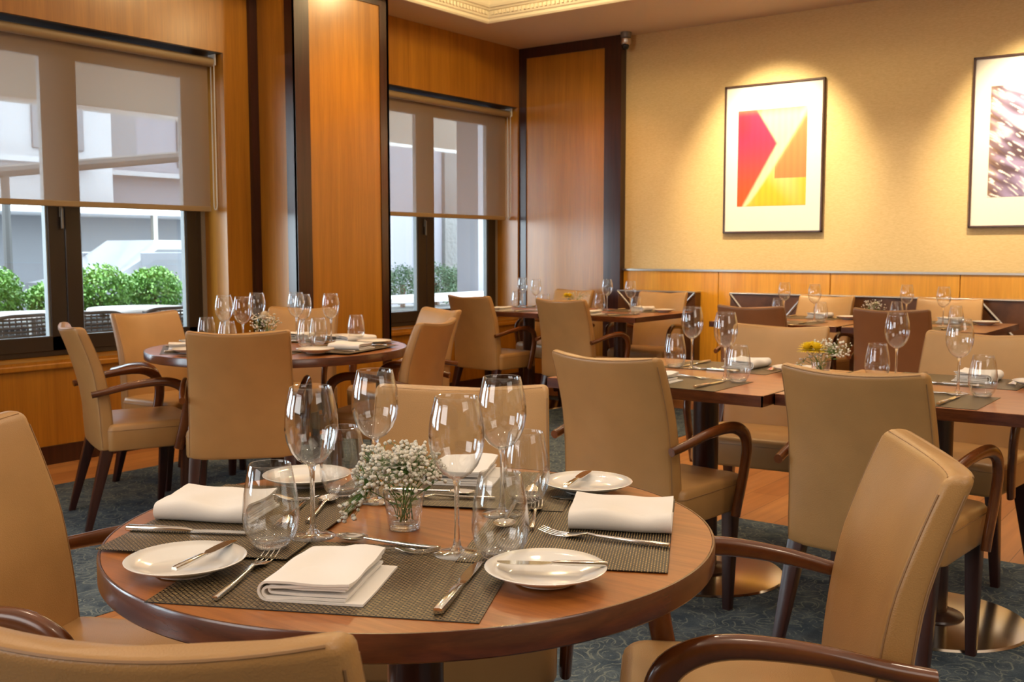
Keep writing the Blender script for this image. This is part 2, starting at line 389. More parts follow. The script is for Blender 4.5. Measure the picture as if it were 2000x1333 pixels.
def struct(name, geo, mat, parent=None, smooth=False, **k):
    o = build(name, geo, mat, parent, smooth, **k)
    if not parent: o['kind'] = 'structure'
    return o

# ------------------------------------------------------------------ room shell
X1, Y0 = 3.3, -5.2      # far sides of the room, behind the camera
XO = -5.86              # outer face of the window wall
struct('floor', box(XO, X1+.1, Y0-.1, YP+.1, -0.12, 0.0), 'floor')
W1 = (2.345, 4.341); W2 = (5.555, 7.531); W3 = (-1.3, 0.75); W4 = (-4.3, -2.3)
SILL, HEAD = 0.588, 2.468
wl = [box(XO, WX, Y0, YP+.1, 0, SILL-.02), box(XO, WX, Y0, YP+.1, HEAD, CZ+.3)]
prev = Y0
for a, b in (W4, W3, W1, W2):
    wl.append(box(XO, WX, prev, a, SILL-.02, HEAD)); prev = b
wl.append(box(XO, WX, prev, YP+.1, SILL-.02, HEAD))
struct('wall_left', join(*wl), 'panel')
struct('wall_back', box(-5.9, X1+.1, YP, YP+.15, 0, CZ+.3), 'paper')
struct('wall_right', box(X1, X1+.12, Y0, YP, 0, CZ+.3), 'paper')
struct('wall_front', box(XO, X1+.1, Y0-.12, Y0, 0, CZ+.3), 'paper')
# ceiling with the raised tray
TX0, TX1, TY0, TY1 = -5.06, 2.3, -4.2, 6.49
cg = [box(-5.9, TX0, Y0-.1, YP+.1, CZ, CZ+.1), box(TX1, X1+.1, Y0-.1, YP+.1, CZ, CZ+.1),
      box(TX0, TX1, TY1, YP+.1, CZ, CZ+.1), box(TX0, TX1, Y0-.1, TY0, CZ, CZ+.1),
      box(TX0-.3, TX1+.3, TY0-.3, TY1+.3, CZ+.30, CZ+.36),
      box(TX0-.3, TX0-.02, TY0-.3, TY1+.3, CZ+.1, CZ+.3), box(TX0, TX1, TY1+.02, TY1+.3, CZ+.1, CZ+.3),
      box(TX1+.02, TX1+.3, TY0-.3, TY1+.3, CZ+.1, CZ+.3), box(TX0, TX1, TY0-.3, TY0-.02, CZ+.1, CZ+.3)]
struct('ceiling', join(*cg), 'ceiling')
def tray_moulding():
    prof = [(-.03, 0), (-.035, -.012), (-.022, -.020), (-.004, -.020), (.006, -.008), (.008, .010), (.020, .018), (.024, .030), (.026, .062), (.040, .068),
            (.046, .078), (.060, .084), (.068, .100), (.070, .135), (.050, .150), (.0, .150)]
    rings = []
    for (sx, sy) in ((0, 0), (1, 0), (1, 1), (0, 1)):
        cx = TX0 if sx == 0 else TX1; cy = TY0 if sy == 0 else TY1
        dx = 1 if sx == 0 else -1; dy = 1 if sy == 0 else -1
        rings.append([(cx+dx*d, cy+dy*d, CZ+z) for d, z in prof])
    V = [p for r in rings for p in r]; n = len(prof); F = []
    for i in range(4):
        j = (i+1) % 4
        for k in range(n-1): F.append((i*n+k, j*n+k, j*n+k+1, i*n+k+1))
    g = [(V, F)]
    x = TX0+.06
    while x < -1.5:
        g.append(box(x, x+.020, TY1-.040, TY1-.024, CZ+.032, CZ+.060)); x += .038
    y = TY1-.06
    while y > 4.2:
        g.append(box(TX0+.024, TX0+.040, y-.020, y, CZ+.032, CZ+.060)); y -= .038
    return join(*g)
struct('trim_1', tray_moulding(), 'plaster')
# window-wall trims
struct('baseboard_left', join(box(WX, WX+.014, Y0, 4.598, 0, .105), box(WX, WX+.014, 5.46, 7.57, 0, .105)), 'dark')
struct('trim_2', join(bbox(WX, WX+.020, Y0, 4.538, .540, .572, .006), bbox(WX, WX+.020, 5.46, 7.57, .540, .572, .006), box(WX, WX+.009, Y0, 4.538, .572, SILL), box(WX, WX+.009, 5.46, 7.57, .572, SILL)), 'panel')
# sill boards of each window bay
struct('trim_3', join(*[box(-5.84, WX+.006, a, b, SILL-.02, SILL) for a, b in (W4, W3, W1, W2)]), 'panel')
struct('trim_4', box(WX, WX+.03, 4.538, 4.598, 0, CZ), 'dark')
# pillar standing out of the window wall
struct('wall_pillar', box(WX, -5.156, 4.600, 5.455, 0, CZ), 'panel')
struct('trim_5', join(box(-5.243, -5.150, 4.592, 4.612, 0, CZ), box(-5.170, -5.148, 4.592, 4.717, 0, CZ), box(-5.170, -5.148, 5.375, 5.462, 0, CZ), box(-5.25, -5.148, 5.44, 5.462, 0, CZ), box(-5.168, -5.147, 4.717, 5.375, 2.90, CZ)), 'dark')
struct('trim_6', join(box(-5.156, -5.140, 4.598, 5.456, 0, .105)), 'dark')
# back wall: framed tall veneer panel, pilaster, chair rail and wainscot
PX = 7.565
struct('trim_7', box(WX, -4.497, PX, YP, 0, CZ), 'panel')
struct('trim_8', join(box(WX, -5.468, PX-.012, PX, 0, CZ), box(-4.656, -4.493, PX-.012, YP, 0, CZ), box(-5.468, -4.656, PX-.012, PX, 2.89, CZ), box(-5.468, -4.656, PX-.012, PX, 0, .105)), 'dark')
def wainscot():
    g = []
    xs = [-4.493, -3.619, -2.715, -1.803, -0.89, 0.02, 0.93, 1.84, 2.75, X1]
    for a, b in zip(xs, xs[1:]): g.append(bbox(a+.003, b-.003, YP-.022, YP, .09, 1.035, .002, 1))
    return join(*g)
struct('trim_9', wainscot(), 'panel_gold')
struct('trim_10', join(box(-4.493, X1, YP-.030, YP, 1.035, 1.050)), 'brushed')
struct('baseboard_back', box(-4.493, X1, YP-.030, YP, 0, .09), 'dark')

def window(name, a, b):
    xw = -5.765
    r = empty(name); r['kind'] = 'structure'
    z0, z1 = SILL, HEAD-.015
    def fr(y0, y1, za, zb, x0=xw-.05, x1=xw): return bbox(x0, x1, y0, y1, za, zb, .004, 1)
    f = build('window_frame', join(fr(a+.035, a+.075, z0, z1), fr(b-.075, b-.035, z0, z1), fr(a+.035, b-.035, z0, z0+.045), fr(a+.035, b-.035, z1-.05, z1)), 'aluminium', r)
    mid = (a+b)/2
    for (s0, s1) in ((a+.070, mid-.002), (mid+.002, b-.070)):
        e0 = .086 if s0 < mid - .1 else .102
        e1 = .102 if s0 < mid - .1 else .086
        s = build('sash', join(fr(s0, s0+e0, z0+.03, z1-.03, xw-.04, xw+.006), fr(s1-e1, s1, z0+.03, z1-.03, xw-.04, xw+.006),
                               fr(s0, s1, z0+.03, z0+.118, xw-.04, xw+.006), fr(s0, s1, z1-.14, z1-.03, xw-.04, xw+.006)), 'aluminium', r)
        p = build('pane', box(xw-.028, xw-.022, s0+e0-.004, s1-e1+.004, z0+.11, z1-.13), 'pane', r)
        build('gasket', join(box(xw-.038, xw-.002, s1-e1-.012, s1-e1, z0+.118, z1-.14), box(xw-.038, xw-.002, s0+e0, s0+e0+.004, z0+.118, z1-.14)), 'gasket', s)
    build('handle', join(bbox(xw+.006, xw+.014, mid-.034, mid-.014, 1.40, 1.46, .002, 1), bbox(xw+.014, xw+.030, mid-.031, mid-.017, 1.33, 1.45, .003, 1)), 'grey_metal', r)
    return r
window('window_1', *W1); window('window_2', *W2); window('window_3', *W3); window('window_4', *W4)
struct('trim_11', join(*[box(-5.83, -5.770, y0, y1, SILL, HEAD) for a, b in (W4, W3, W1, W2) for y0, y1 in ((a, a+.036), (b-.036, b))]), 'granite')

struct('head_shade_strip', join(*[box(-5.764, -5.552, a+.001, b-.001, HEAD-.004, HEAD) for a, b in (W4, W3, W1, W2)]), 'aluminium')  # dark strip added under each window head to paint the gap's shade
def roller_blind(y0, y1, zb, label):
    r = empty('roller_blind', (-5.655, y1, 2.43))
    r.rotation_euler = (0, 0, 0)
    n = 24; V = []; F = []
    L_ = y1-y0
    for i in range(n+1):
        y = -L_ + L_*i/n
        for z in (zb-2.43, -.6, 0.0):
            V.append((0.0 + .0015*math.sin(i*1.3), y, z))
    for i in range(n):
        for k in range(2): F.append((i*3+k, (i+1)*3+k, (i+1)*3+k+1, i*3+k+1))
    build('fabric', (V, F), 'blind', r, True)
    tu = tube([Vector((.026, -L_-.02, -.016)), Vector((.026, .012, -.016))], .029, 20)
    build('roller_tube', tu, 'tube', r, True)
    build('bottom_rail', bbox(-.008, .008, -L_, 0, zb-2.43-.012, zb-2.43+.022, .004, 1), 'tube', r)
    b = build('end_bracket', join(bbox(-.012, .066, .012, .020, -.04, .035, .004, 1)), 'chain', r)
    build('pull_chain', join(tube([Vector((.045, .017, -.03)), Vector((.045, .017, zb-2.43+.03))], .0035, 6), tube([Vector((.012, .017, -.03)), Vector((.012, .017, zb-2.43+.03))], .0035, 6),
          tube(catmull([(.045, .017, zb-2.43+.03), (.038, .017, zb-2.43+.005), (.019, .017, zb-2.43+.005), (.012, .017, zb-2.43+.03)], 4), .0035, 6)), 'chain', r)
    tag(r, label, 'blind')
    return r
roller_blind(W1[0]+.03, 4.302, 1.468, 'taupe roller blind half lowered over the larger left window')
roller_blind(W2[0]+.03, 7.497, 1.487, 'taupe roller blind half lowered over the window beyond the pillar')

# ------------------------------------------------------------------ carpets let into the floor
c = build('carpet', box(-5.02, -3.085, -1.0, 7.05, .0, .0025), 'carpet'); tag(c, 'blue-grey scroll carpet strip under the tables along the windows', 'carpet')
c = build('carpet', box(-1.97, 2.9, -2.2, 4.28, .0, .0025), 'carpet'); tag(c, 'blue-grey scroll carpet under the nearest round table and joined tables', 'carpet')
KIDS.clear()

# ------------------------------------------------------------------ pictures
def picture(x0, x1, z0, z1, mx0, mx1, mz0, mz1, label, kind):
    y = YP
    r = empty('framed_picture', ((x0+x1)/2, y, z0)); cx = (x0+x1)/2
    w = (x1-x0)/2; h = z1-z0; t = .014
    build('picture_frame', join(bbox(-w, -w+t, -.032, 0, 0, h, .002, 1), bbox(w-t, w, -.032, 0, 0, h, .002, 1), bbox(-w, w, -.032, 0, 0, t, .002, 1), bbox(-w, w, -.032, 0, h-t, h, .002, 1)), 'frame', r)
    build('mount_board', box(-w+t-.002, w-t+.002, -.018, -.003, t-.002, h-t+.002), 'board', r)
    pw0, pw1, ph0, ph1 = mx0-cx, mx1-cx, mz0-z0, mz1-z0
    NX, NZ = 110, 140
    V = [(pw0+(pw1-pw0)*i/NX, -.0195, ph0+(ph1-ph0)*j/NZ) for j in range(NZ+1) for i in range(NX+1)]
    F = [(j*(NX+1)+i, j*(NX+1)+i+1, (j+1)*(NX+1)+i+1, (j+1)*(NX+1)+i) for j in range(NZ) for i in range(NX)]
    pr = build('print', (V, F), 'board', r)
    m, nt, b = new_mat('printed_paper_'+kind); at = nd(nt, 'ShaderNodeVertexColor'); at.layer_name = 'ink'; L(nt, at.outputs['Color'], b.inputs['Base Color']); b.inputs['Roughness'].default_value = 0.5
    pr.data.materials[0] = m
    ca = pr.data.color_attributes.new('ink', 'FLOAT_COLOR', 'POINT')
    def mixc(a, b_, t_): t_ = max(0, min(1, t_)); t_ = t_*t_*(3-2*t_); return tuple(a[k]*(1-t_)+b_[k]*t_ for k in range(3))
    for idx in range(len(V)):
        i, j = idx % (NX+1), idx//(NX+1); u, v = i/NX, j/NZ
        if kind == 'petal':
            # magenta-red leaf shape at the left, warm yellow ribs right, pale cleft running diagonally
            edge = 0.58-0.85*abs(v-0.64)**1.02 if v > 0.64 else 0.58-0.78*(0.64-v)
            red = mixc((0.85, 0.10, 0.02), (0.62, 0.02, 0.10), v*1.3); red = mixc(red, (0.30, 0.02, 0.04), max(0, 0.6-((u-0.05)**2+(v-0.85)**2)*14))
            yel = mixc((0.93, 0.50, 0.03), (0.95, 0.62, 0.28), v*1.5+0.25*math.sin(u*9+v*6))
            d2 = u - (0.10+0.90*v**0.9); pinkb = (0.93, 0.22, 0.08)
            if v > 0.28: yel = mixc(yel, pinkb, (d2+0.05)*6*(1 if v < 0.9 else 0.6)) if d2 > -0.05 and u > 0.55 else yel
            cream = (0.95, 0.72, 0.47)
            top = mixc(cream, (0.95, 0.55, 0.12), (v-0.9)*6)
            right = top if (u < 0.10+0.90*v**0.9) else yel
            right = mixc(right, (0.97, 0.80, 0.50), 1-abs(d2)*14)
            c_ = mixc(red, right, (u-edge)*16+0.5)
            c_ = mixc(c_, (0.9, 0.25, 0.10), (v-0.93)*8) if u < 0.35 else c_
            s = 0.97+0.05*math.sin(u*70)
        else:
            q = noise.noise(Vector((u*3-v*1.1, v*16+u*7.5, 1.3))); q2 = noise.noise(Vector((u*2, v*4, 7.0))); q3 = noise.noise(Vector((u*11, v*44+u*22, 3.0)))
            c_ = mixc((0.10, 0.06, 0.09), (0.36, 0.30, 0.56), q*1.2+0.65); c_ = mixc(c_, (0.88, 0.86, 0.93), (q+q2*0.9+0.02)*2.2); c_ = mixc(c_, (0.28, 0.17, 0.10), (0.22-u)*3+q3*0.6)
            c_ = mixc(c_, (0.92, 0.90, 0.95), (q3-0.22)*5); s = 1.0
        ca.data[idx].color = (*(max(0, min(1, k*s)) for k in c_), 1)
    return tag(r, label, 'picture')
picture(-3.586, -2.790, 1.337, 2.475, -3.472, -2.920, 1.544, 2.278, 'framed abstract print of red, pink and yellow with wide white mount', 'petal')
picture(-1.765, -0.965, 1.355, 2.500, -1.650, -1.085, 1.560, 2.300, 'framed abstract print of purple and white streaks at right edge', 'streaks')

# ------------------------------------------------------------------ small camera in the ceiling corner
r = empty('security_camera', (-4.42, 7.50, CZ)); tag(r, 'small grey security camera under the ceiling beside dark pilaster', 'camera')
build('mount', lathe([(.045, 0), (.045, -.03), (.040, -.045), (.0, -.045)], 24), 'grey_metal', r, True)
build('housing', lathe([(0, -.044), (.040, -.05), (.042, -.085), (.030, -.105), (0, -.105)], 24), 'brushed', r, True)
build('lens_dome', xf(lathe([(0, -.034), (.018, -.03), (.028, -.016), (.031, 0), (.028, .012), (0, .012)], 24), Matrix.Translation((.0, -.008, -.108))), 'black', r, True)

# ------------------------------------------------------------------ dark sideboards with diagonal metal strips against the back wall
def sideboard(x0, x1, crosses, label):
    y1 = YP-.031; y0 = y1-.10; z0, z1 = .16, .865
    r = empty('sideboard', ((x0+x1)/2, y0, 0)); cx = (x0+x1)/2
    build('body', bbox(x0-cx, x1-cx, 0, .10, 0.0, z1, .004, 1), 'bench', r)
    build('top_edge', bbox(x0-cx-.004, x1-cx+.004, -.008, .10, z1, z1+.010, .002, 1), 'brushed', r)
    for a, b in crosses:
        for p, q in (((a, z1), (b, z0)), ((a, z0), (b, z1))):
            P_ = Vector((p[0]-cx, -.004, p[1])); Q_ = Vector((q[0]-cx, -.004, q[1]))
            build('metal_strip', tube([P_, Q_], [(.004, .010)]*2, 4, side=(0, 1, 0)), 'brushed', r)
    return tag(r, label, 'sideboard')
sideboard(-4.48, -3.766, [(-4.48, -3.766)], 'dark wood sideboard crossed by metal strips, between pilaster and wainscot')
sideboard(-3.465, 0.6, [(-3.465, -2.87), (-1.65, -1.0)], 'long dark wood sideboard with diagonal metal strips under the pictures')

# ------------------------------------------------------------------ chairs
def rrect(hw, ht, r, seg=4):
    pts = []
    for cx, cy, a0 in ((hw-r, ht-r, 0), (-hw+r, ht-r, 90), (-hw+r, -ht+r, 180), (hw-r, -ht+r, 270)):
        for k in range(seg+1):
            a = math.radians(a0+90*k/seg); pts.append((cx+r*math.cos(a), cy+r*math.sin(a)))
    return pts
def make_chair(lm='leather'):
    r = empty('dining_armchair'); r['category'] = 'chair'
    # backrest: reclined, gently concave slab
    ZB, ZT = .335, .882
    def rear(z):
        t = (z-ZB)/(ZT-ZB); return -.192 - .020*t - .098*t*t
    def hw(z): t = (z-ZB)/(ZT-ZB); return .218 - .010*t
    def th(z):
        t = (z-ZB)/(ZT-ZB); return .062 - .018*t
    def bow(x, z): return .034*(x/.21)**2*min(1, max(0.25, (z-.34)/.35))
    rings = []
    zs = [(ZB, .90, .86), (ZB+.004, .975, .95), (ZB+.012, 1, 1)] + [(ZB+.012+(ZT-.016-ZB-.012)*k/16, 1, 1) for k in range(1, 17)] + [(ZT-.009, .992, .93), (ZT-.003, .972, .76), (ZT, .94, .45)]
    W = []
    for z, sw, st in zs:
        w_, t_ = hw(z)*sw, th(z); yc = rear(z)+t_/2
        tt = t_*st
        flat = []
        # resample a rounded rectangle with extra points along the long faces
        rr = rrect(w_, tt/2, min(.014, tt*0.45), 3)
        nside = 4
        long_pts = 10
        for k in range(4):
            seg = rr[k*nside:(k+1)*nside]; flat += seg
            a, b = seg[-1], rr[((k+1) % 4)*nside]
            if k in (0, 2):
                for q in range(1, long_pts): flat.append((a[0]+(b[0]-a[0])*q/long_pts, a[1]+(b[1]-a[1])*q/long_pts))
        ring = []
        for x, y in flat:
            dz = -.016*(1-(x/.21)**2)*max(0, (z-.60)/(ZT-.60))
            pad = .010*(1-(x/.21)**2)*(1 if y > 0 else .3)*math.sin(min(1, max(0, (z-ZB)/(ZT-ZB)))*PI)*(1 if y > 0 else -1)
            ring.append((x, yc+y+bow(x, z)+pad, z+dz))
        rings.append(ring)
    bk = build('backrest', loft(rings), lm, r, 50)
    # piped seams that follow the side edges and the top edge, front and rear
    def edge_pt(sx, z, front):
        w_ = hw(z)-.0038; y = rear(z)+bow(w_, z)+(th(z)-.0038 if front else .0038)
        return Vector((sx*w_, y, z))
    sm = []
    for sx in (-1, 1):
        for front in (0, 1):
            pth = [edge_pt(sx, ZB+.02+(ZT-.03-ZB-.02)*k/14, front) for k in range(15)]
            sm.append(tube(pth, .0016, 5))
    for front in (0, 1):
        pth = []
        for k in range(17):
            x = -.193+.386*k/16; z = ZT-.005; pth.append(Vector((x, rear(z)+bow(x, z)+(th(z)-.0055 if front else .0045), z-.016*(1-(x/.21)**2)+(.001 if not front else 0))))
        sm.append(tube(pth, .0019, 5))
    build('seam', join(*sm), 'seam', bk, True)
    # seat
    rings = []
    S = [(.337, .93, .0), (.341, .985, .006), (.350, 1, .01), (.425, 1, .012), (.442, .995, .010), (.452, .965, .002), (.456, .90, -.012)]
    for z, s, e in S:
        hwx, y0, y1 = .234*s, -.165, .222+e
        rr = rrect(hwx, (y1-y0)/2, .035 if z < .44 else .045, 5); yc = (y0+y1)/2
        rings.append([(x, yc+y, z) for x, y in rr])
    st = build('seat', loft(rings), lm, r, 50)
    pth = [Vector((x*.9985, (.234-.165)/2+y*.9985, .428)) for x, y in rrect(.235, (.235+.165)/2, .035, 5)]; pth.append(pth[0])
    build('seam', tube(pth, .0014, 5, cap=False), 'seam', st, True)
    # legs
    def leg(top, foot, a, b):
        rings = []
        for t in (0, .5, 1):
            p = Vector(top).lerp(Vector(foot), t); h = (a+(b-a)*t)/2
            rings.append([(p.x+x, p.y+y, p.z) for x, y in rrect(h, h, .004, 2)])
        return loft(rings)
    for sx in (-1, 1):
        build('leg', leg((sx*.205, .178, .340), (sx*.216, .150, .0), .046, .028), 'darkleg', r, 30)
        build('leg', leg((sx*.192, -.158, .345), (sx*.214, -.252, .0), .050, .028), 'darkleg', r, 30)
        P = [(sx*.232, -.222, .590), (sx*.240, -.16, .602), (sx*.250, -.06, .623), (sx*.258, .04, .633), (sx*.264, .105, .627), (sx*.267, .152, .600), (sx*.266, .170, .555),
             (sx*.262, .168, .50), (sx*.257, .155, .43), (sx*.253, .140, .37), (sx*.251, .130, .328)]
        path = catmull(P, 5); n = len(path)
        rad = []
        for i in range(n):
            t = i/(n-1)
            a = .013 + .002*math.sin(t*PI)
            b = .0145 + .009*min(1, max(0, (t-.12)/.4)) if t < .9 else .0235
            rad.append((a, b))
        build('armrest', tube(path, rad, 14, side=(1, 0, 0)), 'arm', r, 50)
    return r
tan = Stock(lambda: make_chair('leather')); brown = Stock(lambda: make_chair('leather_brown'))
R = math.radians
G1c, G2c, G3c, G4c, G5c = 'chairs around the nearest round table', 'chairs around the round table by the window', 'chairs at the far corner tables', 'chairs at the joined square tables', 'chairs at the back wall tables'
chairs = [
 (tan, (-1.727, .995), -64, 'tan leather armchair at left edge, facing right to the nearest table', G1c),
 (tan, (-.915, .730), 27, 'tan leather armchair seen from behind in the bottom left corner', G1c),
 (tan, (-.678, 1.606), 118.6, 'tan leather armchair at bottom right turned left, curved arm in front', G1c),
 (tan, (-1.436, 1.705), -146.5, 'tan leather armchair facing camera behind the nearest table wine glasses', G1c),
 (tan, (-4.172, 2.728), -21.7, 'tan armchair in profile left of the window table, splayed dark legs', G2c),
 (tan, (-4.611, 3.275), -85.4, 'tan armchair directly under the left window, front facing right', G2c),
 (tan, (-3.588, 2.884), 46.4, 'tan armchair with back to camera in front of the window table', G2c),
 (tan, (-4.421, 3.858), 207.7, 'tan armchair behind the window table against the wood pillar', G2c),
 (tan, (-3.883, 4.191), 158.7, 'tan armchair right of window table, its inner back catching daylight', G2c),
 (tan, (-3.406, 3.585), 107.9, 'tan armchair nearest the aisle right of the window table', G2c),
 (tan, (-4.727, 6.107), -5.3, 'tan armchair, left of two with backs to camera at far corner tables', G3c),
 (tan, (-3.884, 6.035), -3.3, 'tan armchair, right of two with backs to camera at far corner tables', G3c),
 (tan, (-4.794, 7.02), 171.4, 'tan armchair behind yellow flowers at far corner table, facing camera', G3c),
 (tan, (-3.928, 7.029), 180.6, 'tan armchair facing camera before the crossed sideboard in far corner', G3c),
 (tan, (-1.675, 3.023), -5.7, 'tan armchair with back to camera at the left joined square table', G4c),
 (tan, (-.92, 3.082), -4.7, 'tan armchair with back to camera at the right joined square table', G4c),
 (tan, (-1.717, 4.048), 186.5, 'tan armchair facing camera behind the left joined square table', G4c),
 (tan, (-.975, 4.104), 174, 'tan armchair facing camera behind the right joined square table', G4c),
 (brown, (-2.53, 6.008), 0.4, 'brown leather armchair with back to camera, left at back wall tables', G5c),
 (brown, (-1.77, 6.141), 4.0, 'brown leather armchair with back to camera, right at back wall tables', G5c),
 (tan, (-2.672, 7.11), 174, 'tan armchair facing camera against the sideboard, under the red print', G5c),
 (tan, (-1.787, 7.13), 184.8, 'tan armchair facing camera against the sideboard, under the purple print', G5c),
]
for st, (x, y), a, lab, g in chairs: st.put((x, y, 0), R(a), lab, g)

# ------------------------------------------------------------------ tables
TT = .75
def round_table(x, y, rad, th, label):
    r = empty('round_table', (x, y, 0)); tag(r, label, 'table')
    top = build('tabletop', lathe([(0, TT-th), (rad-.012, TT-th), (rad-.006, TT-th+.002), (rad-.006, TT-.0005), (rad-.0052, TT), (0, TT)], 128), 'top', r, 30, )
    build('edge_band', lathe([(rad-.004, TT-th-.0006), (rad-.0015, TT-th-.0006), (rad, TT-th+.0015), (rad, TT-.0026), (rad-.0016, TT+.0004), (rad-.0045, TT+.0004), (rad-.0050, TT-.002), (rad-.0050, TT-th)], 160, True), 'edge', top, 30)
    build('pedestal', lathe([(0, .015), (.10, .015), (.095, .024), (.047, .035), (.0465, TT-th-.02), (.12, TT-th-.012), (.12, TT-th), (0, TT-th)], 40), 'dark', r, 30)
    build('base_plate', lathe([(0, 0), (.29, 0), (.294, .004), (.288, .010), (.10, .018), (0, .018)], 64), 'base', r, 30)
    return r
T1 = (-1.126, 1.244); T2 = (-3.786, 3.244)
round_table(*T1, .485, .036, 'nearest round wooden table laid for four with woven placemats')
round_table(*T2, .600, .036, 'round wooden table by the left window, laid for six')
def square_table(x0, x1, y0, y1, px, py, label, group, th=.036):
    cx, cy = (x0+x1)/2, (y0+y1)/2
    r = empty('square_table', (cx, cy, 0)); tag(r, label, 'table', group)
    top = build('tabletop', bbox(x0-cx+.004, x1-cx-.004, y0-cy+.004, y1-cy-.004, TT-th, TT, .002, 1), 'top', r)
    hx, hy = (x1-x0)/2, (y1-y0)/2
    build('edge_band', join(box(-hx, hx, -hy, -hy+.0045, TT-th, TT-.0008), box(-hx, hx, hy-.0045, hy, TT-th, TT-.0008), box(-hx, -hx+.0045, -hy, hy, TT-th, TT-.0008), box(hx-.0045, hx, -hy, hy, TT-th, TT-.0008)), 'edge', top)
    tr = Matrix.Translation((px-cx, py-cy, 0))
    build('pedestal', xf(lathe([(0, .015), (.10, .015), (.095, .024), (.047, .035), (.0465, TT-th-.02), (.12, TT-th-.012), (.12, TT-th), (0, TT-th)], 40), tr), 'dark', r, 30)
    build('base_plate', xf(lathe([(0, 0), (.292, 0), (.296, .004), (.290, .010), (.10, .018), (0, .018)], 64), tr), 'base', r, 30)
    return r
GS = 'square tables'
square_table(-2.10, -1.283, 3.025, 3.87, -1.69, 3.47, 'left of two joined square tables behind the two near chair backs', GS)
square_table(-1.277, -.46, 3.10, 3.94, -.87, 3.46, 'right of two joined square tables, running to the right edge', GS)
square_table(-5.10, -4.305, 6.10, 6.95, -4.69, 6.52, 'left square table in the far corner beside the second window', GS)
square_table(-4.30, -3.50, 6.10, 6.95, -3.87, 6.52, 'right square table in the far corner, in front of dark pilaster', GS)
square_table(-2.95, -2.12, 6.08, 6.97, -2.53, 6.52, 'left square table by the back wall beneath the red print', GS)
square_table(-2.10, -1.30, 6.08, 6.97, -1.70, 6.52, 'right square table by the back wall beneath the purple print', GS)

# ------------------------------------------------------------------ tableware prototypes
def make_wine():
    r = empty('wine_glass'); r['category'] = 'glass'
    t = .0009
    o_ = [(.0045, .112), (.010, .1145), (.022, .122), (.032, .135), (.0385, .152), (.0415, .170), (.0412, .186), (.0390, .205), (.0350, .222), (.0318, .236)]
    i_ = [(x-t, z) for x, z in reversed(o_[1:])] ; i_[-1] = (.009, .1165); i_.append((0.0, .1160))
    build('bowl', lathe(o_ + [(.0315, .2364)] + i_, 48), 'glass', r, 'all')
    build('stem', lathe([(0, .0045), (.0115, .0055), (.0065, .012), (.0044, .024), (.0036, .045), (.0036, .085), (.0042, .103), (.0060, .112), (.0075, .1152), (0, .1162)], 24), 'solid', r, 'all')
    build('foot', lathe([(0, 0), (.0345, 0), (.0350, .0008), (.0342, .0016), (.024, .0028), (.012, .0056), (0, .0060)], 48), 'glass', r, 'all')
    return r
def make_tumbler():
    r = empty('water_tumbler'); r['category'] = 'glass'
    o_ = [(.020, .0), (.026, .003), (.034, .014), (.0400, .030), (.0425, .046), (.0420, .062), (.0395, .085), (.0350, .108), (.0310, .127)]
    t = .0011
    i_ = [(x-t, z) for x, z in reversed(o_[3:])] + [(.0325, .018), (.024, .0105), (0, .0090)]
    build('wall', lathe([(0, 0)]+o_+[(.0305, .1277)]+i_, 48), 'glass', r, 'all')
    build('thick_base', lathe([(0, .0012), (.019, .0012), (.0245, .004), (.028, .009), (.022, .0088), (0, .0078)], 36), 'solid', r, 'all')
    return r
def make_plate():
    o_ = lathe([(0, .003), (.036, .003), (.037, 0), (.041, 0), (.043, .004), (.062, .0095), (.0825, .0185), (.0835, .0200), (.0822, .0208), (.066, .0135), (.052, .0085), (.047, .0068), (0, .0062)], 72)
    o = build('bread_plate', o_, 'porcelain', None, 60); o['category'] = 'plate'; return o
def make_mat():
    o = build('placemat', bbox(-.22, .22, -.152, .152, 0, .0014, .0006, 1), 'weave'); o['category'] = 'placemat'; return o
def bar(secs, seg=8):
    """secs (y, halfwidth, z, halfthick)"""
    rings = []
    for y, hw_, z, ht in secs:
        rings.append([(x, y, z+q) for x, q in rrect(hw_, ht, min(hw_, ht)*.7, 2)])
    return loft(rings)
def make_fork(s=1.0, name='dinner_fork'):
    r = empty(name); r['category'] = 'fork'
    build('handle', bar([(0, .0042, .004, .0028), (.003, .0048, .004, .0034), (.06, .0045, .0042, .0030), (.115, .0030, .0060, .0022), (.132, .0034, .0078, .0016)]), 'steel', r, 40).scale = (s, s, s)
    g = [bar([(.130, .0034, .0078, .0016), (.138, .0070, .0070, .0011), (.146, .0112, .0050, .0010), (.160, .0124, .0030, .0010), (.165, .0124, .0026, .0010)])]
    for k in range(4):
        x = -.0109+.00727*k
        tt = bar([(.163, .0015, .0026, .0009), (.180, .0014, .0024, .0009), (.196, .0012, .0050, .0008), (.210, .0007, .0095, .0006)])
        g.append(([(a+x, b, c_) for a, b, c_ in tt[0]], tt[1]))
    build('tines', join(*g), 'steel', r, 40).scale = (s, s, s)
    return r
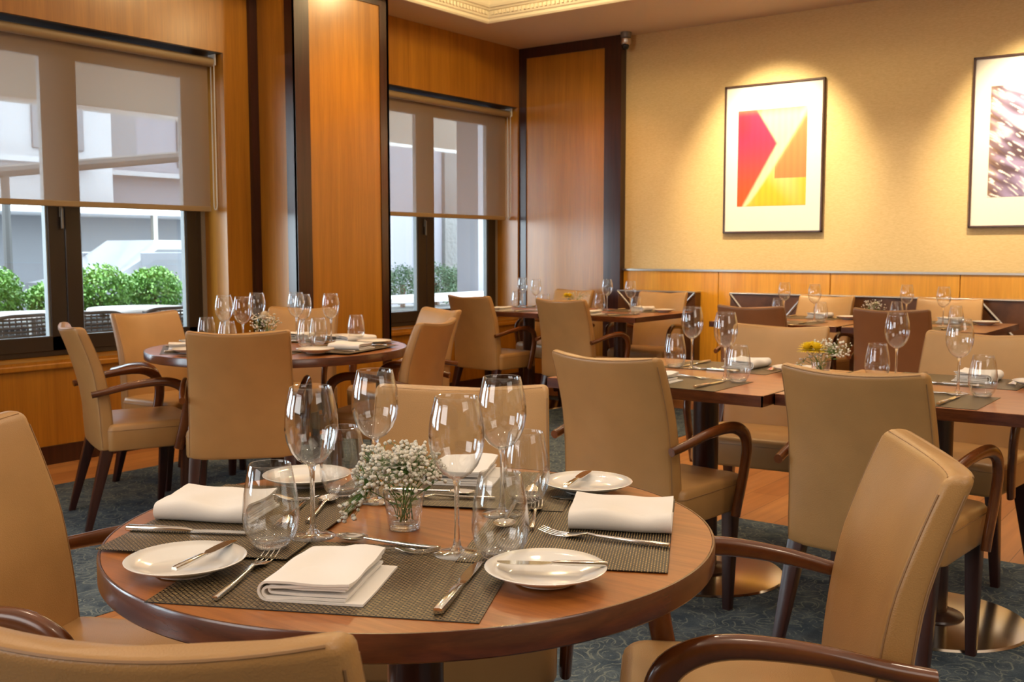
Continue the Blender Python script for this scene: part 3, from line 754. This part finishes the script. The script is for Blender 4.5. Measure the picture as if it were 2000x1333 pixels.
def make_spoon(s=1.0):
    r = empty('dessert_spoon'); r['category'] = 'spoon'
    build('handle', bar([(0, .0042, .004, .0028), (.003, .0048, .004, .0034), (.06, .0043, .0042, .0030), (.115, .0030, .0062, .0022), (.140, .0036, .0080, .0015)]), 'steel', r, 40).scale = (s, s, s)
    V, F = [], []; NR, NA = 8, 32
    for side in (0, 1):
        for i in range(NR+1):
            q = i/NR
            for k in range(NA):
                a = 2*PI*k/NA; x = .0205*q*math.cos(a)*(1-.10*math.sin(a)); y = .166+.031*q*math.sin(a)
                V.append((x, y, .0085-.0075*(1-q*q)+.0011*side*(1 if q < 1 else 0.2)))
    n1 = (NR+1)*NA
    for i in range(NR):
        for k in range(NA):
            k2 = (k+1) % NA
            F.append((i*NA+k, i*NA+k2, (i+1)*NA+k2, (i+1)*NA+k)); F.append((n1+i*NA+k, n1+(i+1)*NA+k, n1+(i+1)*NA+k2, n1+i*NA+k2))
    for k in range(NA):
        k2 = (k+1) % NA; F.append((NR*NA+k, NR*NA+k2, n1+NR*NA+k2, n1+NR*NA+k))
    build('bowl', (V, F), 'steel', r, 'all').scale = (s, s, s)
    return r
def make_knife(s=1.0, name='dinner_knife', cat='knife'):
    r = empty(name); r['category'] = cat
    build('handle', bar([(0, .0058, .0052, .0038), (.003, .0068, .0052, .0048), (.05, .0072, .0052, .0048), (.095, .0062, .0048, .0040), (.104, .0048, .0044, .0030), (.110, .0040, .0040, .0020)]), 'steel', r, 40).scale = (s, s, s)
    secs = [(.108, -.0040, .0040, .0016), (.118, -.0055, .0050, .0011), (.128, -.0085, .0055, .0009), (.165, -.0095, .0060, .0008), (.195, -.0085, .0060, .0007), (.208, -.0050, .0056, .0006), (.216, .0010, .0046, .0004)]
    rings = [[(a, y, .0035-h), (b, y, .0035-h), (b, y, .0035+h), (a, y, .0035+h)] for y, a, b, h in secs]
    build('blade', loft(rings), 'steel', r, 30).scale = (s*1.55 if s < .8 else s, s, s)
    return r
def make_napkin(variant=0):
    """cloth folded over and over: nested folds open at one end, seen along +-y"""
    th = .0032; V, F = [], []
    rnd = random.Random(variant)
    def upath(xl, xr_b, xr_t, z0, z1):
        pts = [(xr_b, z0)]; n = 10
        for k in range(1, 8): pts.append((xr_b+(xl+(z1-z0)/2-xr_b)*k/7, z0))
        rr = (z1-z0)/2; cz = (z0+z1)/2
        for k in range(1, n): a = -PI/2-PI*k/n; pts.append((xl+rr+rr*math.cos(a), cz+rr*math.sin(a)))
        for k in range(0, 8): pts.append((xl+rr+(xr_t-xl-rr)*k/7, z1))
        return pts
    geos = []
    Ls = [(upath(-.070, .070, .052, .0018, .0250)), (upath(-.064, .046, .050, .0058, .0210)), (upath(-.056, .048, .046, .0098, .0172))]
    if variant == 1: Ls = [(upath(-.068, .068, .060, .0018, .0300)), (upath(-.060, .060, .056, .0060, .0255)), (upath(-.050, .056, .052, .0105, .0145)), (upath(-.050, .056, .050, .0185, .0220))]
    for li, prof in enumerate(Ls):
        n = len(prof); NY = 14; hl = .082-.0015*li
        rings = []
        # offset profile for thickness
        nor = []
        for i in range(n):
            a = prof[max(i-1, 0)]; b = prof[min(i+1, n-1)]; dx, dz = b[0]-a[0], b[1]-a[1]; l = math.hypot(dx, dz) or 1
            nor.append((-dz/l, dx/l))
        for j in range(NY+1):
            t = j/NY; y = -hl+2*hl*t
            ring = []
            for sgn in (1, -1):
                rngi = range(n) if sgn == 1 else range(n-1, -1, -1)
                for i in rngi:
                    x, z = prof[i]; sx = 1.0-.03*t+.012*math.sin(t*5+li)
                    lift = .0045*noise.noise(Vector((x*17+variant*7, y*15, li*1.3)))*(z/.02) + .0035*(z/.025)*max(0, t-.3)*(x > 0)
                    sag = -.0035*(z/.025)*math.sin(PI*t)*math.exp(-((x-.01)/.03)**2)
                    ring.append((x*sx+nor[i][0]*th/2*sgn, y, max(.0003, z+nor[i][1]*th/2*sgn+lift+sag)))
            rings.append(ring)
        geos.append(loft(rings))
    o = build('napkin', join(*geos), 'linen', None, 50); o['category'] = 'napkin'; return o
wine = Stock(make_wine); tumbler = Stock(make_tumbler); plate = Stock(make_plate); mat_ = Stock(make_mat)
fork = Stock(make_fork); dfork = Stock(lambda: make_fork(.84, 'dessert_fork')); spoon = Stock(lambda: make_spoon(.90)); knife = Stock(make_knife)
bknife = Stock(lambda: make_knife(.70, 'butter_knife')); nap0 = Stock(lambda: make_napkin(0)); nap1 = Stock(lambda: make_napkin(1))

DEF = dict(mat=(-.0, -.27), fork=((-.150, -.41), (-.155, -.19)), knife=((.142, -.405), (.150, -.19)), nap=(-.02, -.31, 0), spoon=((.075, -.135), (-.123, -.096)),
           dfork=((-.095, -.165), (.075, -.150)), wine=(.106, -.140), tumbler=(.176, -.160), plate=(-.25, -.27), bk=((-.262, -.335), (-.245, -.20)), var=0)
def place(center, rot, side, where, over=None, zmat=0.0, push=0.0, skip=()):
    """one place setting; rot = direction the diner faces (degrees from +y); side names the setting, where names the table"""
    D = dict(DEF); D.update(over or {})
    ca, sa = math.cos(rot), math.sin(rot)
    def P(x, y, z=0.0, dy=True):
        if dy: y -= push
        return (center[0]+x*ca-y*sa, center[1]+x*sa+y*ca, TT+z)
    zt = .0016+zmat
    def line(st, a, b, z, lab, grp):
        ang = math.atan2(b[1]-a[1], b[0]-a[0])-PI/2
        st.put(P(a[0], a[1], z), rot+ang, lab, grp)
    S = side + ' ' + where
    if 'mat' not in skip: mat_.put(P(*D['mat'], zmat+.0001), rot, 'brown and gold woven placemat, ' + S, 'woven placemats')
    if 'fork' not in skip: line(fork, *D['fork'], zt, 'steel dinner fork, ' + S, 'dinner forks')
    if 'knife' not in skip: line(knife, *D['knife'], zt, 'steel dinner knife, ' + S, 'dinner knives')
    if 'nap' not in skip:
        x, y, a = D['nap']; (nap1 if D['var'] else nap0).put(P(x, y, zt), rot+R(a), 'folded white napkin, ' + S, 'folded napkins')
    if 'spoon' not in skip: line(spoon, *D['spoon'], zt, 'dessert spoon, ' + S, 'dessert spoons')
    if 'dfork' not in skip: line(dfork, *D['dfork'], zt+.0003, 'dessert fork, ' + S, 'dessert forks')
    if 'wine' not in skip: wine.put(P(*D['wine'], zt), rot, 'tall stemmed wine glass, ' + S, 'wine glasses')
    if 'tumbler' not in skip: tumbler.put(P(*D['tumbler'], zt), rot, 'stemless water tumbler, ' + S, 'water tumblers')
    if 'plate' not in skip: plate.put(P(*D['plate'], zt), rot, 'small white bread plate, ' + S, 'bread plates')
    if 'bk' not in skip: line(bknife, *D['bk'], zt+.0195, 'butter knife across the bread plate, ' + S, 'butter knives')

B1 = R(26.5)
N1 = 'nearest round table'
place(T1, B1, 'front setting,', N1, dict(mat=(-.022, -.270), knife=((.142, -.405), (.150, -.19)), fork=((-.152, -.406), (-.163, -.17)), nap=(-.028, -.312, 0), plate=(-.25, -.294),
      bk=((-.234, -.357), (-.220, -.223)), wine=(.106, -.146), tumbler=(.174, -.160)), 0.0)
place(T1, B1+R(90), 'right-hand setting,', N1, dict(mat=(.033, -.265), fork=((-.066, -.416), (-.015, -.205)), knife=((.204, -.412), (.212, -.195)), nap=(.070, -.335, 0), plate=(-.25, -.254),
      bk=((-.237, -.337), (-.250, -.191)), wine=(.087, -.130), tumbler=(.177, -.156), dfork=((-.006, -.196), (.170, -.178)), spoon=((.16, -.140), (-.017, -.150)), var=1), .0014)
place(T1, B1+R(180), 'back setting,', N1, dict(mat=(-.010, -.272), plate=(-.255, -.279), bk=((-.223, -.207), (-.250, -.352)), nap=(-.005, -.36, 180), spoon=((.115, -.222), (-.060, -.205)), dfork=((-.10, -.180), (.08, -.170)),
      wine=(.108, -.135), tumbler=(.180, -.165)), .0028)
place(T1, B1+R(270), 'left-hand setting,', N1, dict(mat=(.008, -.280), knife=((.128, -.438), (.119, -.223)), fork=((-.128, -.418), (-.104, -.200)), nap=(.0, -.345, 180), plate=(-.24, -.279),
      spoon=((.036, -.171), (-.150, -.194)), dfork=((-.090, -.225), (.088, -.205)), wine=(.109, -.133), tumbler=(.174, -.174), var=1), .0042, skip=('bk',))
# round table by the window: six settings, each before its chair
N2 = 'round table by window'
for ang, side in ((-127, "profile chair's setting,"), (-66, "front chair's setting,"), (182, "window chair's setting,"), (128, "pillar chair's setting,"), (78, "daylit chair's setting,"), (14, "aisle chair's setting,")):
    i = [-127, -66, 182, 128, 78, 14].index(ang)
    place(T2, R(ang+90), side, N2, None, .0014*i, .10, skip=('wine', 'tumbler', 'dfork', 'bk'))
for (x, y), s in zip([(-3.958, 3.071), (-3.763, 3.020), (-4.060, 3.347), (-3.948, 3.501), (-3.743, 3.361), (-3.700, 3.500)],
                     ['leftmost of six', 'second from left, lowest', 'third from left, farthest', 'fourth from left', 'fifth from left, overlapped', 'rightmost of six']):
    wine.put((x, y, TT+.010), 0, 'wine glass, ' + s + ', on round table by the window', 'wine glasses')
for (x, y), s in zip([(-4.10, 3.077), (-3.777, 2.945), (-3.579, 3.233), (-3.633, 3.325+.03), (-3.65, 3.62)], ['leftmost', 'half hidden behind front chair', 'nearer of a close pair', 'farther of a close pair', 'rightmost']):
    tumbler.put((x, y, TT+.010), 0, 'water tumbler, ' + s + ', on round table by the window', 'water tumblers')
# joined square tables
J = dict(mat=(.024, -.262), wine=(.139, -.112), tumbler=(.205, -.150), knife=((.160, -.385), (.165, -.200)), nap=(-.03, -.31, 0), plate=(-.25, -.25), bk=((-.262, -.315), (-.245, -.18)), dfork=((-.075, -.145), (.095, -.130)))
place((-1.69, 3.44), 0, 'near side,', 'left joined table', J)
place((-1.69, 3.44), PI, 'far side,', 'left joined table', dict(J, wine=(.116, -.138), tumbler=(.186, -.135), var=1))
place((-.87, 3.52), 0, 'near side,', 'right joined table', dict(J, mat=(-.03, -.255), wine=(.062, -.085), tumbler=(.140, -.115), knife=((.08, -.385), (.085, -.20)), nap=(-.08, -.31, 0), plate=(-.3, -.25), bk=((-.30, -.315), (-.29, -.18))))
place((-.87, 3.52), PI, 'far side,', 'right joined table', dict(J, wine=(.19, -.12), tumbler=(.253, -.115), plate=(-.24, -.24), var=1))
# far corner tables and back wall tables
def far(c, wn, tn, wf, tf, where):
    for rot, side, wv, tv, v in ((0, 'near side,', wn, tn, 0), (PI, 'far side,', wf, tf, 1)):
        s = 1 if rot == 0 else -1
        place(c, rot, side, where, dict(J, wine=((wv[0]-c[0])*s, (wv[1]-c[1])*s), tumbler=((tv[0]-c[0])*s, (tv[1]-c[1])*s), var=v), skip=('spoon', 'dfork', 'bk'))
far((-4.70, 6.52), (-4.538, 6.40), (-4.425, 6.36), (-4.851, 6.66), (-4.927, 6.68), 'left far corner table')
far((-3.90, 6.52), (-3.717, 6.40), (-3.658, 6.38), (-4.07, 6.66), (-4.144, 6.68), 'right far corner table')
far((-2.535, 6.52), (-2.399, 6.45), (-2.344, 6.42), (-2.70, 6.70), (-2.752, 6.72), 'left back wall table')
far((-1.70, 6.52), (-1.616, 6.45), (-1.539, 6.43), (-1.899, 6.70), (-1.965, 6.72), 'right back wall table')

# ------------------------------------------------------------------ flowers
def blossom_cloud(n, rx, rz, zc, lean, seed, vz):
    rnd = random.Random(seed); pts = []
    while len(pts) < n:
        a = rnd.uniform(0, 2*PI); q = rnd.random()**.45; el = rnd.uniform(-.35, 1.0)
        x = rx*q*math.cos(a)*math.sqrt(max(0, 1-el*el*.7))+lean[0]*rnd.random(); y = rx*q*math.sin(a)*math.sqrt(max(0, 1-el*el*.7))+lean[1]*rnd.random(); z = zc+rz*el*(.55+.45*q)
        if z < vz+.004 and math.hypot(x, y) < .05: continue
        pts.append(Vector((x, y, z)))
    return pts
def ball(c, r, rnd):
    V, F = [], []; seg, rg = 7, 5
    a0 = rnd.random()*6
    for i in range(rg+1):
        ph = PI*i/rg
        for k in range(seg):
            a = 2*PI*k/seg+a0+ph; rr = r*(1+.28*math.sin(3*a+i*2.1))
            V.append((c[0]+rr*math.sin(ph)*math.cos(a), c[1]+rr*math.sin(ph)*math.sin(a), c[2]+rr*.85*math.cos(ph)))
    for i in range(rg):
        for k in range(seg):
            k2 = (k+1) % seg; F.append((i*seg+k, (i+1)*seg+k, (i+1)*seg+k2, i*seg+k2))
    return V, F
def petals(c, n, r0, r1, tilt, w_, rnd, curl=.3):
    g = []
    for k in range(n):
        a = 2*PI*k/n+rnd.uniform(-.1, .1); V = []; m = 5
        for i in range(m+1):
            t = i/m; rr = r0+(r1-r0)*t; z = math.sin(tilt)*(r1-r0)*t-curl*(r1-r0)*t*t+c[2]; ww = w_*math.sin(min(1, .25+t*.85)*PI*.9)+.0004
            ca, sa = math.cos(a), math.sin(a); q = rr*math.cos(tilt)
            for s in (-1, 1): V.append((c[0]+q*ca-s*ww*sa, c[1]+q*sa+s*ww*ca, z))
        F = [(2*i, 2*i+1, 2*i+3, 2*i+2) for i in range(m)]; g.append((V, F))
    return join(*g)
def bouquet(loc, rz, seed, main, n, label, flab, spread=.078):
    rnd = random.Random(seed)
    v = empty('glass_vase', loc, rz); tag(v, label, 'vase', 'small flower vases')
    build('wall', lathe([(0, 0), (.024, 0), (.0255, .002), (.0345, .0620), (.0340, .0628), (.0332, .0620), (.0248, .011), (0, .010)], 44), 'glass', v, 'all')
    build('thick_base', lathe([(0, .0008), (.0235, .0008), (.0246, .009), (0, .0095)], 36), 'solid', v, 'all')
    build('water', lathe([(0, .0105), (.0244, .0112), (.0288, .034), (0, .034)], 36), 'glass', v, 'all')
    b = empty('flower_bouquet', loc, rz); tag(b, flab, 'flowers', 'small flower bouquets')
    pts = blossom_cloud(n, spread, .048, .092, (-.018, 0) if main != 'yellow' else (.05, .03), seed, .062)
    # a few sprays hanging over the rim at one side
    for k in range(int(n*.10)):
        q = rnd.random(); pts.append(Vector((-.055-.045*q+rnd.uniform(-.012, .012), rnd.uniform(-.03, .02), .070-.045*q+rnd.uniform(-.012, .012))))
    g = [ball(p, rnd.uniform(.0019, .0042)*(1 if n > 300 else 1.2), rnd) for p in pts]
    o = build('baby_breath_blossoms', join(*g), 'white_flower', b, 'all'); o['kind'] = 'stuff'
    st = []
    hubs = [Vector((rnd.uniform(-.045, .045), rnd.uniform(-.045, .045), rnd.uniform(.070, .10))) for _ in range(16)]
    hubs[0] = Vector((-.055, 0, .065))
    for h in hubs:
        root = Vector((rnd.uniform(-.015, .015), rnd.uniform(-.015, .015), .014)); mid = root.lerp(h, .55)*1.0; mid.x *= .6; mid.y *= .6
        st.append(tube(catmull([root, mid, h], 4), .0009, 4))
    for p in pts[::1]:
        h = min(hubs, key=lambda q: (q-p).length)
        st.append(tube([h, h.lerp(p, .5)+Vector((0, 0, .004)), p], .00035, 3))
    build('stems', join(*st), 'stem', b)
    lv = []
    for k in range(26):
        a = rnd.uniform(0, 2*PI); rr = rnd.uniform(.0, .05); c0 = Vector((rr*math.cos(a), rr*math.sin(a), rnd.uniform(.03, .085) if rr > .02 else rnd.uniform(.018, .06)))
        if c0.z < .062: c0.x *= .35; c0.y *= .35
        d = Vector((math.cos(a), math.sin(a), rnd.uniform(-.6, .8))).normalized(); ln = rnd.uniform(.012, .024) if c0.z > .062 else .012
        lv.append(tube([c0, c0+d*ln*.5, c0+d*ln], [(.0012, .0002), (.0016, .0002), (.0003, .0001)], 4))
    build('leaves', join(*lv), 'stem', b)
    if main == 'white':
        c0 = (-.012, -.026, .112); g = [petals(c0, 10, .002, .025, R(t), .008, rnd, .15) for t in (78, 60, 42, 22, 5)]
        build('carnation', join(*g, ball((-.012, -.026, .115), .012, rnd)), 'white_flower', b, 'all')
    elif main == 'cream':
        c0 = (.0, -.012, .128); g = [petals(c0, 12, .002, .030, R(t), .008, rnd, .1) for t in (80, 62, 44, 26, 8, -12)]
        build('carnation', join(*g, ball(c0, .018, rnd)), 'cream_flower', b, 'all')
    elif main == 'yellow':
        g = []
        for cx, cy in ((-.048, -.022), (-.016, -.030), (-.030, .010)):
            g += [petals((cx, cy, .104), 22, .001, .036, R(t), .0035, rnd, .2) for t in (82, 66, 50, 34, 18, 2)]
        build('yellow_chrysanthemum', join(*g), 'yellow_flower', b, 'all')
    else:
        g = [petals((0, 0, .115), 18, .003, .034, R(t), .005, rnd, .3) for t in (34, 18)]
        build('daisy', join(*g), 'cream_flower', b, 'all'); build('daisy_heart', ball((0, 0, .120), .009, rnd), 'green_heart', b, 'all')
bouquet((-1.128, 1.222, TT+.0002), B1+R(20), 3, 'white', 620, 'clear glass vase in the middle of the nearest round table', 'white bouquet of baby breath and carnation on nearest table')
bouquet((-3.93, 3.30, TT+.0105), 0, 5, 'cream', 120, 'glass vase on the round table by the window', 'cream carnation bouquet on the round table by the window')
bouquet((-1.292, 3.55, TT+.0005), .4, 7, 'yellow', 150, 'glass vase between the joined square tables', 'yellow chrysanthemum bouquet between the joined square tables')
bouquet((-4.335, 6.60, TT+.0005), .2, 9, 'yellow', 90, 'glass vase on the far corner tables', 'yellow and white bouquet on the far corner tables')
bouquet((-2.06, 6.60, TT+.0005), .2, 11, 'daisy', 90, 'glass vase on the back wall tables', 'cream daisy bouquet on the back wall tables')

# ------------------------------------------------------------------ terrace and street outside the windows
g = build('terrace_ground', box(-40, -5.87, -12, 40, -.14, -.05), 'paving'); tag(g, None, None, None, 'structure')
def bush(name, loc, rx, ry, rz, seed, mat, label, n=4200, leaf=.030):
    rnd = random.Random(seed); r = empty(name, loc); tag(r, label, 'bush', 'bushes outside the windows')
    V, F = [], []
    for k in range(n):
        a = rnd.uniform(0, 2*PI); u_ = rnd.uniform(-.85, 1); q = (.55+.45*rnd.random()); s_ = math.sqrt(1-u_*u_)
        lump = 1+.22*noise.noise(Vector((math.cos(a)*1.7, math.sin(a)*1.7, u_*2+seed)))
        c_ = Vector((rx*q*s_*math.cos(a)*lump, ry*q*s_*math.sin(a)*lump, rz*(.55+.5*u_*q*lump)))
        d = Vector((rnd.gauss(0, 1), rnd.gauss(0, 1), rnd.gauss(0, 1)+.6)).normalized(); e = d.orthogonal().normalized(); l_ = leaf*rnd.uniform(.7, 1.3)
        f_ = d.cross(e); i = len(V)
        V += [tuple(c_-e*l_*.35), tuple(c_+f_*l_*.9), tuple(c_+e*l_*.35), tuple(c_-f_*l_*.4)]; F.append((i, i+1, i+2, i+3))
    build('foliage', (V, F), mat, r)
    build('trunk', tube([Vector((0, 0, -.1)), Vector((0, 0, rz*.6))], .03, 8), 'bench', r)
    return r
def planter(x0, x1, y0, y1, z1, label):
    r = empty('planter', ((x0+x1)/2, (y0+y1)/2, -.05)); cx, cy = (x0+x1)/2, (y0+y1)/2; tag(r, label, 'planter', 'planters on the terrace')
    build('trough', bbox(x0-cx, x1-cx, y0-cy, y1-cy, 0, z1+.05, .01, 1), 'planter', r)
    build('rim', bbox(x0-cx-.03, x1-cx+.03, y0-cy-.03, y1-cy+.03, z1+.05, z1+.09, .01, 1), 'stone', r)
planter(-9.7, -9.1, 4.0, 6.95, .50, 'long dark planter of bushes outside the left window')
for i, (y, h, s) in enumerate([(4.72, .50, 'left of mullion, in left pane'), (5.35, .38, 'small, low in left pane'), (5.82, .52, 'middle, behind the window chair'), (6.42, .50, 'in the right pane, by the window frame')]):
    bush('bush', (-9.4, y, .52), .30, .30, h, 20+i, 'plant_leaf', 'round green bush outside the left window, ' + s)
planter(-8.6, -8.05, 8.4, 10.6, .50, 'stone planter of bushes outside the window beyond the pillar')
for i, (y, s) in enumerate([(9.0, 'leftmost'), (9.62, 'middle'), (10.2, 'rightmost')]):
    bush('bush', (-8.3, y, .50), .27, .36, .52, 40+i, 'plant_leaf2', 'dark green bush outside the window beyond the pillar, ' + s, 3600, .022)
def terrace_table(x, y, rad, label, square=None):
    r = empty('terrace_table', (x, y, -.05)); tag(r, label, 'table', 'terrace tables')
    if square: build('tabletop', bbox(-square[0], square[0], -square[1], square[1], .76, .81, .01, 1), 'white_paint', r)
    else: build('tabletop', lathe([(0, .765), (rad-.01, .765), (rad, .775), (rad, .785), (rad-.01, .795), (0, .795)], 48), 'white_paint', r, 30)
    build('leg', lathe([(0, 0), (.22, 0), (.22, .012), (.03, .03), (.03, .765), (0, .765)], 24), 'grey_metal', r, 30)
terrace_table(-7.4, 4.02, .40, 'round white terrace table outside left pane of left window')
terrace_table(-7.5, 4.95, .38, 'round white terrace table behind the window chair')
terrace_table(-6.85, 7.85, .3, 'long white terrace table outside the window beyond the pillar', (.28, 1.25))
def wicker_chair(x, y, rz, label):
    r = empty('wicker_chair', (x, y, -.05), rz); tag(r, label, 'chair', 'terrace wicker chairs')
    g = []
    W_, H_ = .25, .33
    for k in range(13):
        z = .46+H_*k/12; pts = [Vector((-W_+2*W_*i/10, -.22+.05*((i-5)/5)**2+.006*math.sin(i*2+k*PI), z)) for i in range(11)]
        g.append(tube(pts, .008, 5))
    for i in range(13):
        x_ = -W_+2*W_*i/12; g.append(tube([Vector((x_, -.21+.05*(x_/W_)**2, .42)), Vector((x_, -.21+.05*(x_/W_)**2, .80))], .006, 5))
    build('woven_back', join(*g), 'wicker', r, True)
    build('top_rail', tube(catmull([(-W_-.01, -.16, .42), (-W_-.01, -.17, .70), (-W_+.04, -.19, .80), (0, -.22, .815), (W_-.04, -.19, .80), (W_+.01, -.17, .70), (W_+.01, -.16, .42)], 5), .013, 8), 'wicker', r, True)
    build('seat', bbox(-.25, .25, -.2, .24, .38, .43, .02, 2), 'wicker', r)
    for sx in (-1, 1):
        for sy in (-.19, .2): build('leg', tube([Vector((sx*.22, sy, .40)), Vector((sx*.22, sy, 0))], .014, 8), 'grey_metal', r)
    return r
wicker_chair(-7.02, 3.62, R(100), 'wicker terrace chair at far left of left window')
wicker_chair(-6.98, 4.14, R(80), 'wicker terrace chair, second from left, outside left window')
wicker_chair(-7.05, 4.86, R(88), 'wicker terrace chair behind the window chair, outside')
# awning over the terrace
r = empty('terrace_awning', (-7.5, 5, 2.4)); tag(r, 'beige awning over the terrace, its lower edge seen through the left blind', 'awning')
build('canopy', ([(-1.5, -3.4, .13), (-1.5, 9, .13), (1.55, 9, .75), (1.55, -3.4, .75), (-1.5, -3.4, .15), (-1.5, 9, .15), (1.55, 9, .77), (1.55, -3.4, .77)], [(0, 1, 2, 3), (4, 5, 6, 7), (0, 1, 5, 4), (1, 2, 6, 5), (2, 3, 7, 6), (3, 0, 4, 7)]), 'awning', r)
build('front_bar', bbox(-1.54, -1.46, -3.4, 9, .10, .17, .01, 1), 'white_paint', r)
r = build('terrace_beam', tube([Vector((-12.2, 5.2, 1.98)), Vector((-11.8, 9.6, 2.60))], .07, 8), 'planter'); tag(r, 'dark sloping beam outside, seen through the left blind', 'beam')
for k in range(2): tag(build('terrace_post', tube([Vector((-12.1+.2*k, 6.3+2.9*k, -.05)), Vector((-12.1+.2*k, 6.3+2.9*k, 2.13+.40*k))], .05, 8), 'planter'), ['dark post holding the lower end of the sloping beam', 'dark post holding the upper end of the sloping beam'][k], 'post')
# opposite side of the street
def building(loc, wy, hz, mat, rows, cols, label, seed=0, zoff=1.2):
    r = empty('building', loc); tag(r, label, 'building')
    build('facade', box(-4, 0, 0, wy, 0, hz), mat, r)
    for j in range(rows):
        for i in range(cols):
            y = wy*(i+.2)/cols; z = zoff+j*(hz-zoff)/rows+.5
            o = build('window', bbox(0, .06, y, y+wy*.5/cols, z, z+(hz-zoff)/rows*.5, .01, 1), 'shade_glass', r)
    build('balcony', join(*[box(0, .5, wy*.05, wy*.95, zoff+j*(hz-zoff)/rows+.15, zoff+j*(hz-zoff)/rows+.27) for j in range(rows)]), 'facade_w', r)
building((-22, 2, -.05), 12.0, 11, 'facade_w', 3, 5, 'white building across the street, left in the left window', 0, 3.0)
building((-24, 14.2, -.05), 10.0, 13, 'facade', 4, 4, 'pale grey building across the street, right in the left window', 0, 3.0)
building((-26, 25, -.05), 12.0, 14, 'facade_w', 4, 4, 'white building across the street seen beyond the pillar', 0, 3.0)
r = empty('shop_canopy', (-19, 4, 0)); tag(r, 'white canopy roof across the street in the left window', 'canopy')
build('roof', box(-2.3, 0, 0, 18, 1.95, 2.15), 'white_paint', r)
for k in range(5): build('post', box(-.1, 0, 1+4*k, 1.1+4*k, -.05, 1.95), 'grey_metal', r)
build('shop_front', box(-2.25, -2.15, 0, 18, -.05, 1.95), 'shade_glass', r)
def car(loc, label, mat='car'):
    r = empty('parked_car', loc, R(90)); tag(r, label, 'car')
    rings = []
    for y, z0, z1, zr, h, hr in [(-.86, .25, .80, .80, 2.05, 1.2), (-.80, .22, .86, 1.28, 2.15, 1.0), (-.62, .22, .88, 1.42, 2.2, .95), (.62, .22, .88, 1.42, 2.2, .95), (.80, .22, .86, 1.28, 2.15, 1.0), (.86, .25, .80, .80, 2.05, 1.2)]:
        rings.append([(-h, y, z0), (h, y, z0), (h+.02, y, z0+.3), (h-.15, y, z1-.08), (hr+.45, y, z1), (hr, y, zr), (-hr*.9, y, zr), (-hr-.65, y, z1), (-h, y, z1-.1)])
    b = build('body', loft(rings), mat, r, 30)
    for s in (-1, 1): build('side_window', bbox(-1.2, 1.15, s*.80-.02, s*.80+.02, .92, 1.24, .02, 1), 'shade_glass', r)
    for sx in (-1.35, 1.35):
        for sy in (-.78, .78): build('wheel', xf(lathe([(0, -.09), (.30, -.09), (.32, 0), (.30, .09), (0, .09)], 24), Matrix.Translation((sx, sy, .31)) @ Matrix.Rotation(PI/2, 4, 'X')), 'black', r, 30)
car((-14.6, 10.4, -.05), 'silver car parked on the street behind the bushes')
car((-14.9, 5.3, -.05), 'white car parked on the street, left pane of left window', 'facade')
# objects seen through the window beyond the pillar
r = empty('street_sign', (-11, 11.86, -.05)); tag(r, 'white blank street sign on a pole beyond the pillar window', 'sign')
build('pole', tube([Vector((0, 0, 0)), Vector((0, 0, 1.75))], .02, 8), 'white_paint', r); build('board', bbox(-.01, .01, -.28, .26, 1.33, 1.78, .005, 1), 'white_paint', r)
r = build('stone_wall', box(-10.6, -10.0, 11.78, 12.55, -.05, 3.4), 'stone'); tag(r, 'rough grey stone pier beyond the pillar window', 'wall')
r = build('white_wall', box(-10.55, -10.05, 11.1, 11.77, -.05, 3.2), 'facade'); tag(r, 'pale grey plastered pier left of the stone pier', 'wall')
r = empty('folded_parasol', (-9.4, 11.76, -.05)); tag(r, 'folded white parasol with red stripe beyond the pillar window', 'parasol')
build('canopy', lathe([(0, 2.4), (.04, 2.35), (.11, 1.2), (.14, .95), (.10, .90), (0, .92)], 20), 'white_paint', r, True)
build('stripe', xf(lathe([(.085, 1.75), (.125, 1.1), (.127, 1.1), (.088, 1.75)], 20, True), Matrix.Translation((0.0, .02, 0))), 'red', r, True)
build('pole', tube([Vector((0, 0, 0)), Vector((0, 0, 2.5))], .02, 8), 'white_paint', r); build('base', lathe([(0, 0), (.25, 0), (.25, .06), (0, .08)], 24), 'stone', r)
r = build('granite_column', box(-7.4, -7.1, 8.92, 9.08, -.05, 3.2), 'facade'); tag(r, 'pale stone column at right edge of the pillar window', 'column')

# ------------------------------------------------------------------ render settings that travel with the scene
cy = sc.cycles
cy.use_denoising = True
try: cy.denoiser = 'OPENIMAGEDENOISE'
except Exception: pass
cy.max_bounces = 10; cy.diffuse_bounces = 4; cy.glossy_bounces = 5; cy.transmission_bounces = 8; cy.transparent_max_bounces = 40
cy.caustics_reflective = False; cy.caustics_refractive = False
cy.sample_clamp_indirect = 6.0
cy.use_adaptive_sampling = True; cy.adaptive_threshold = 0.015
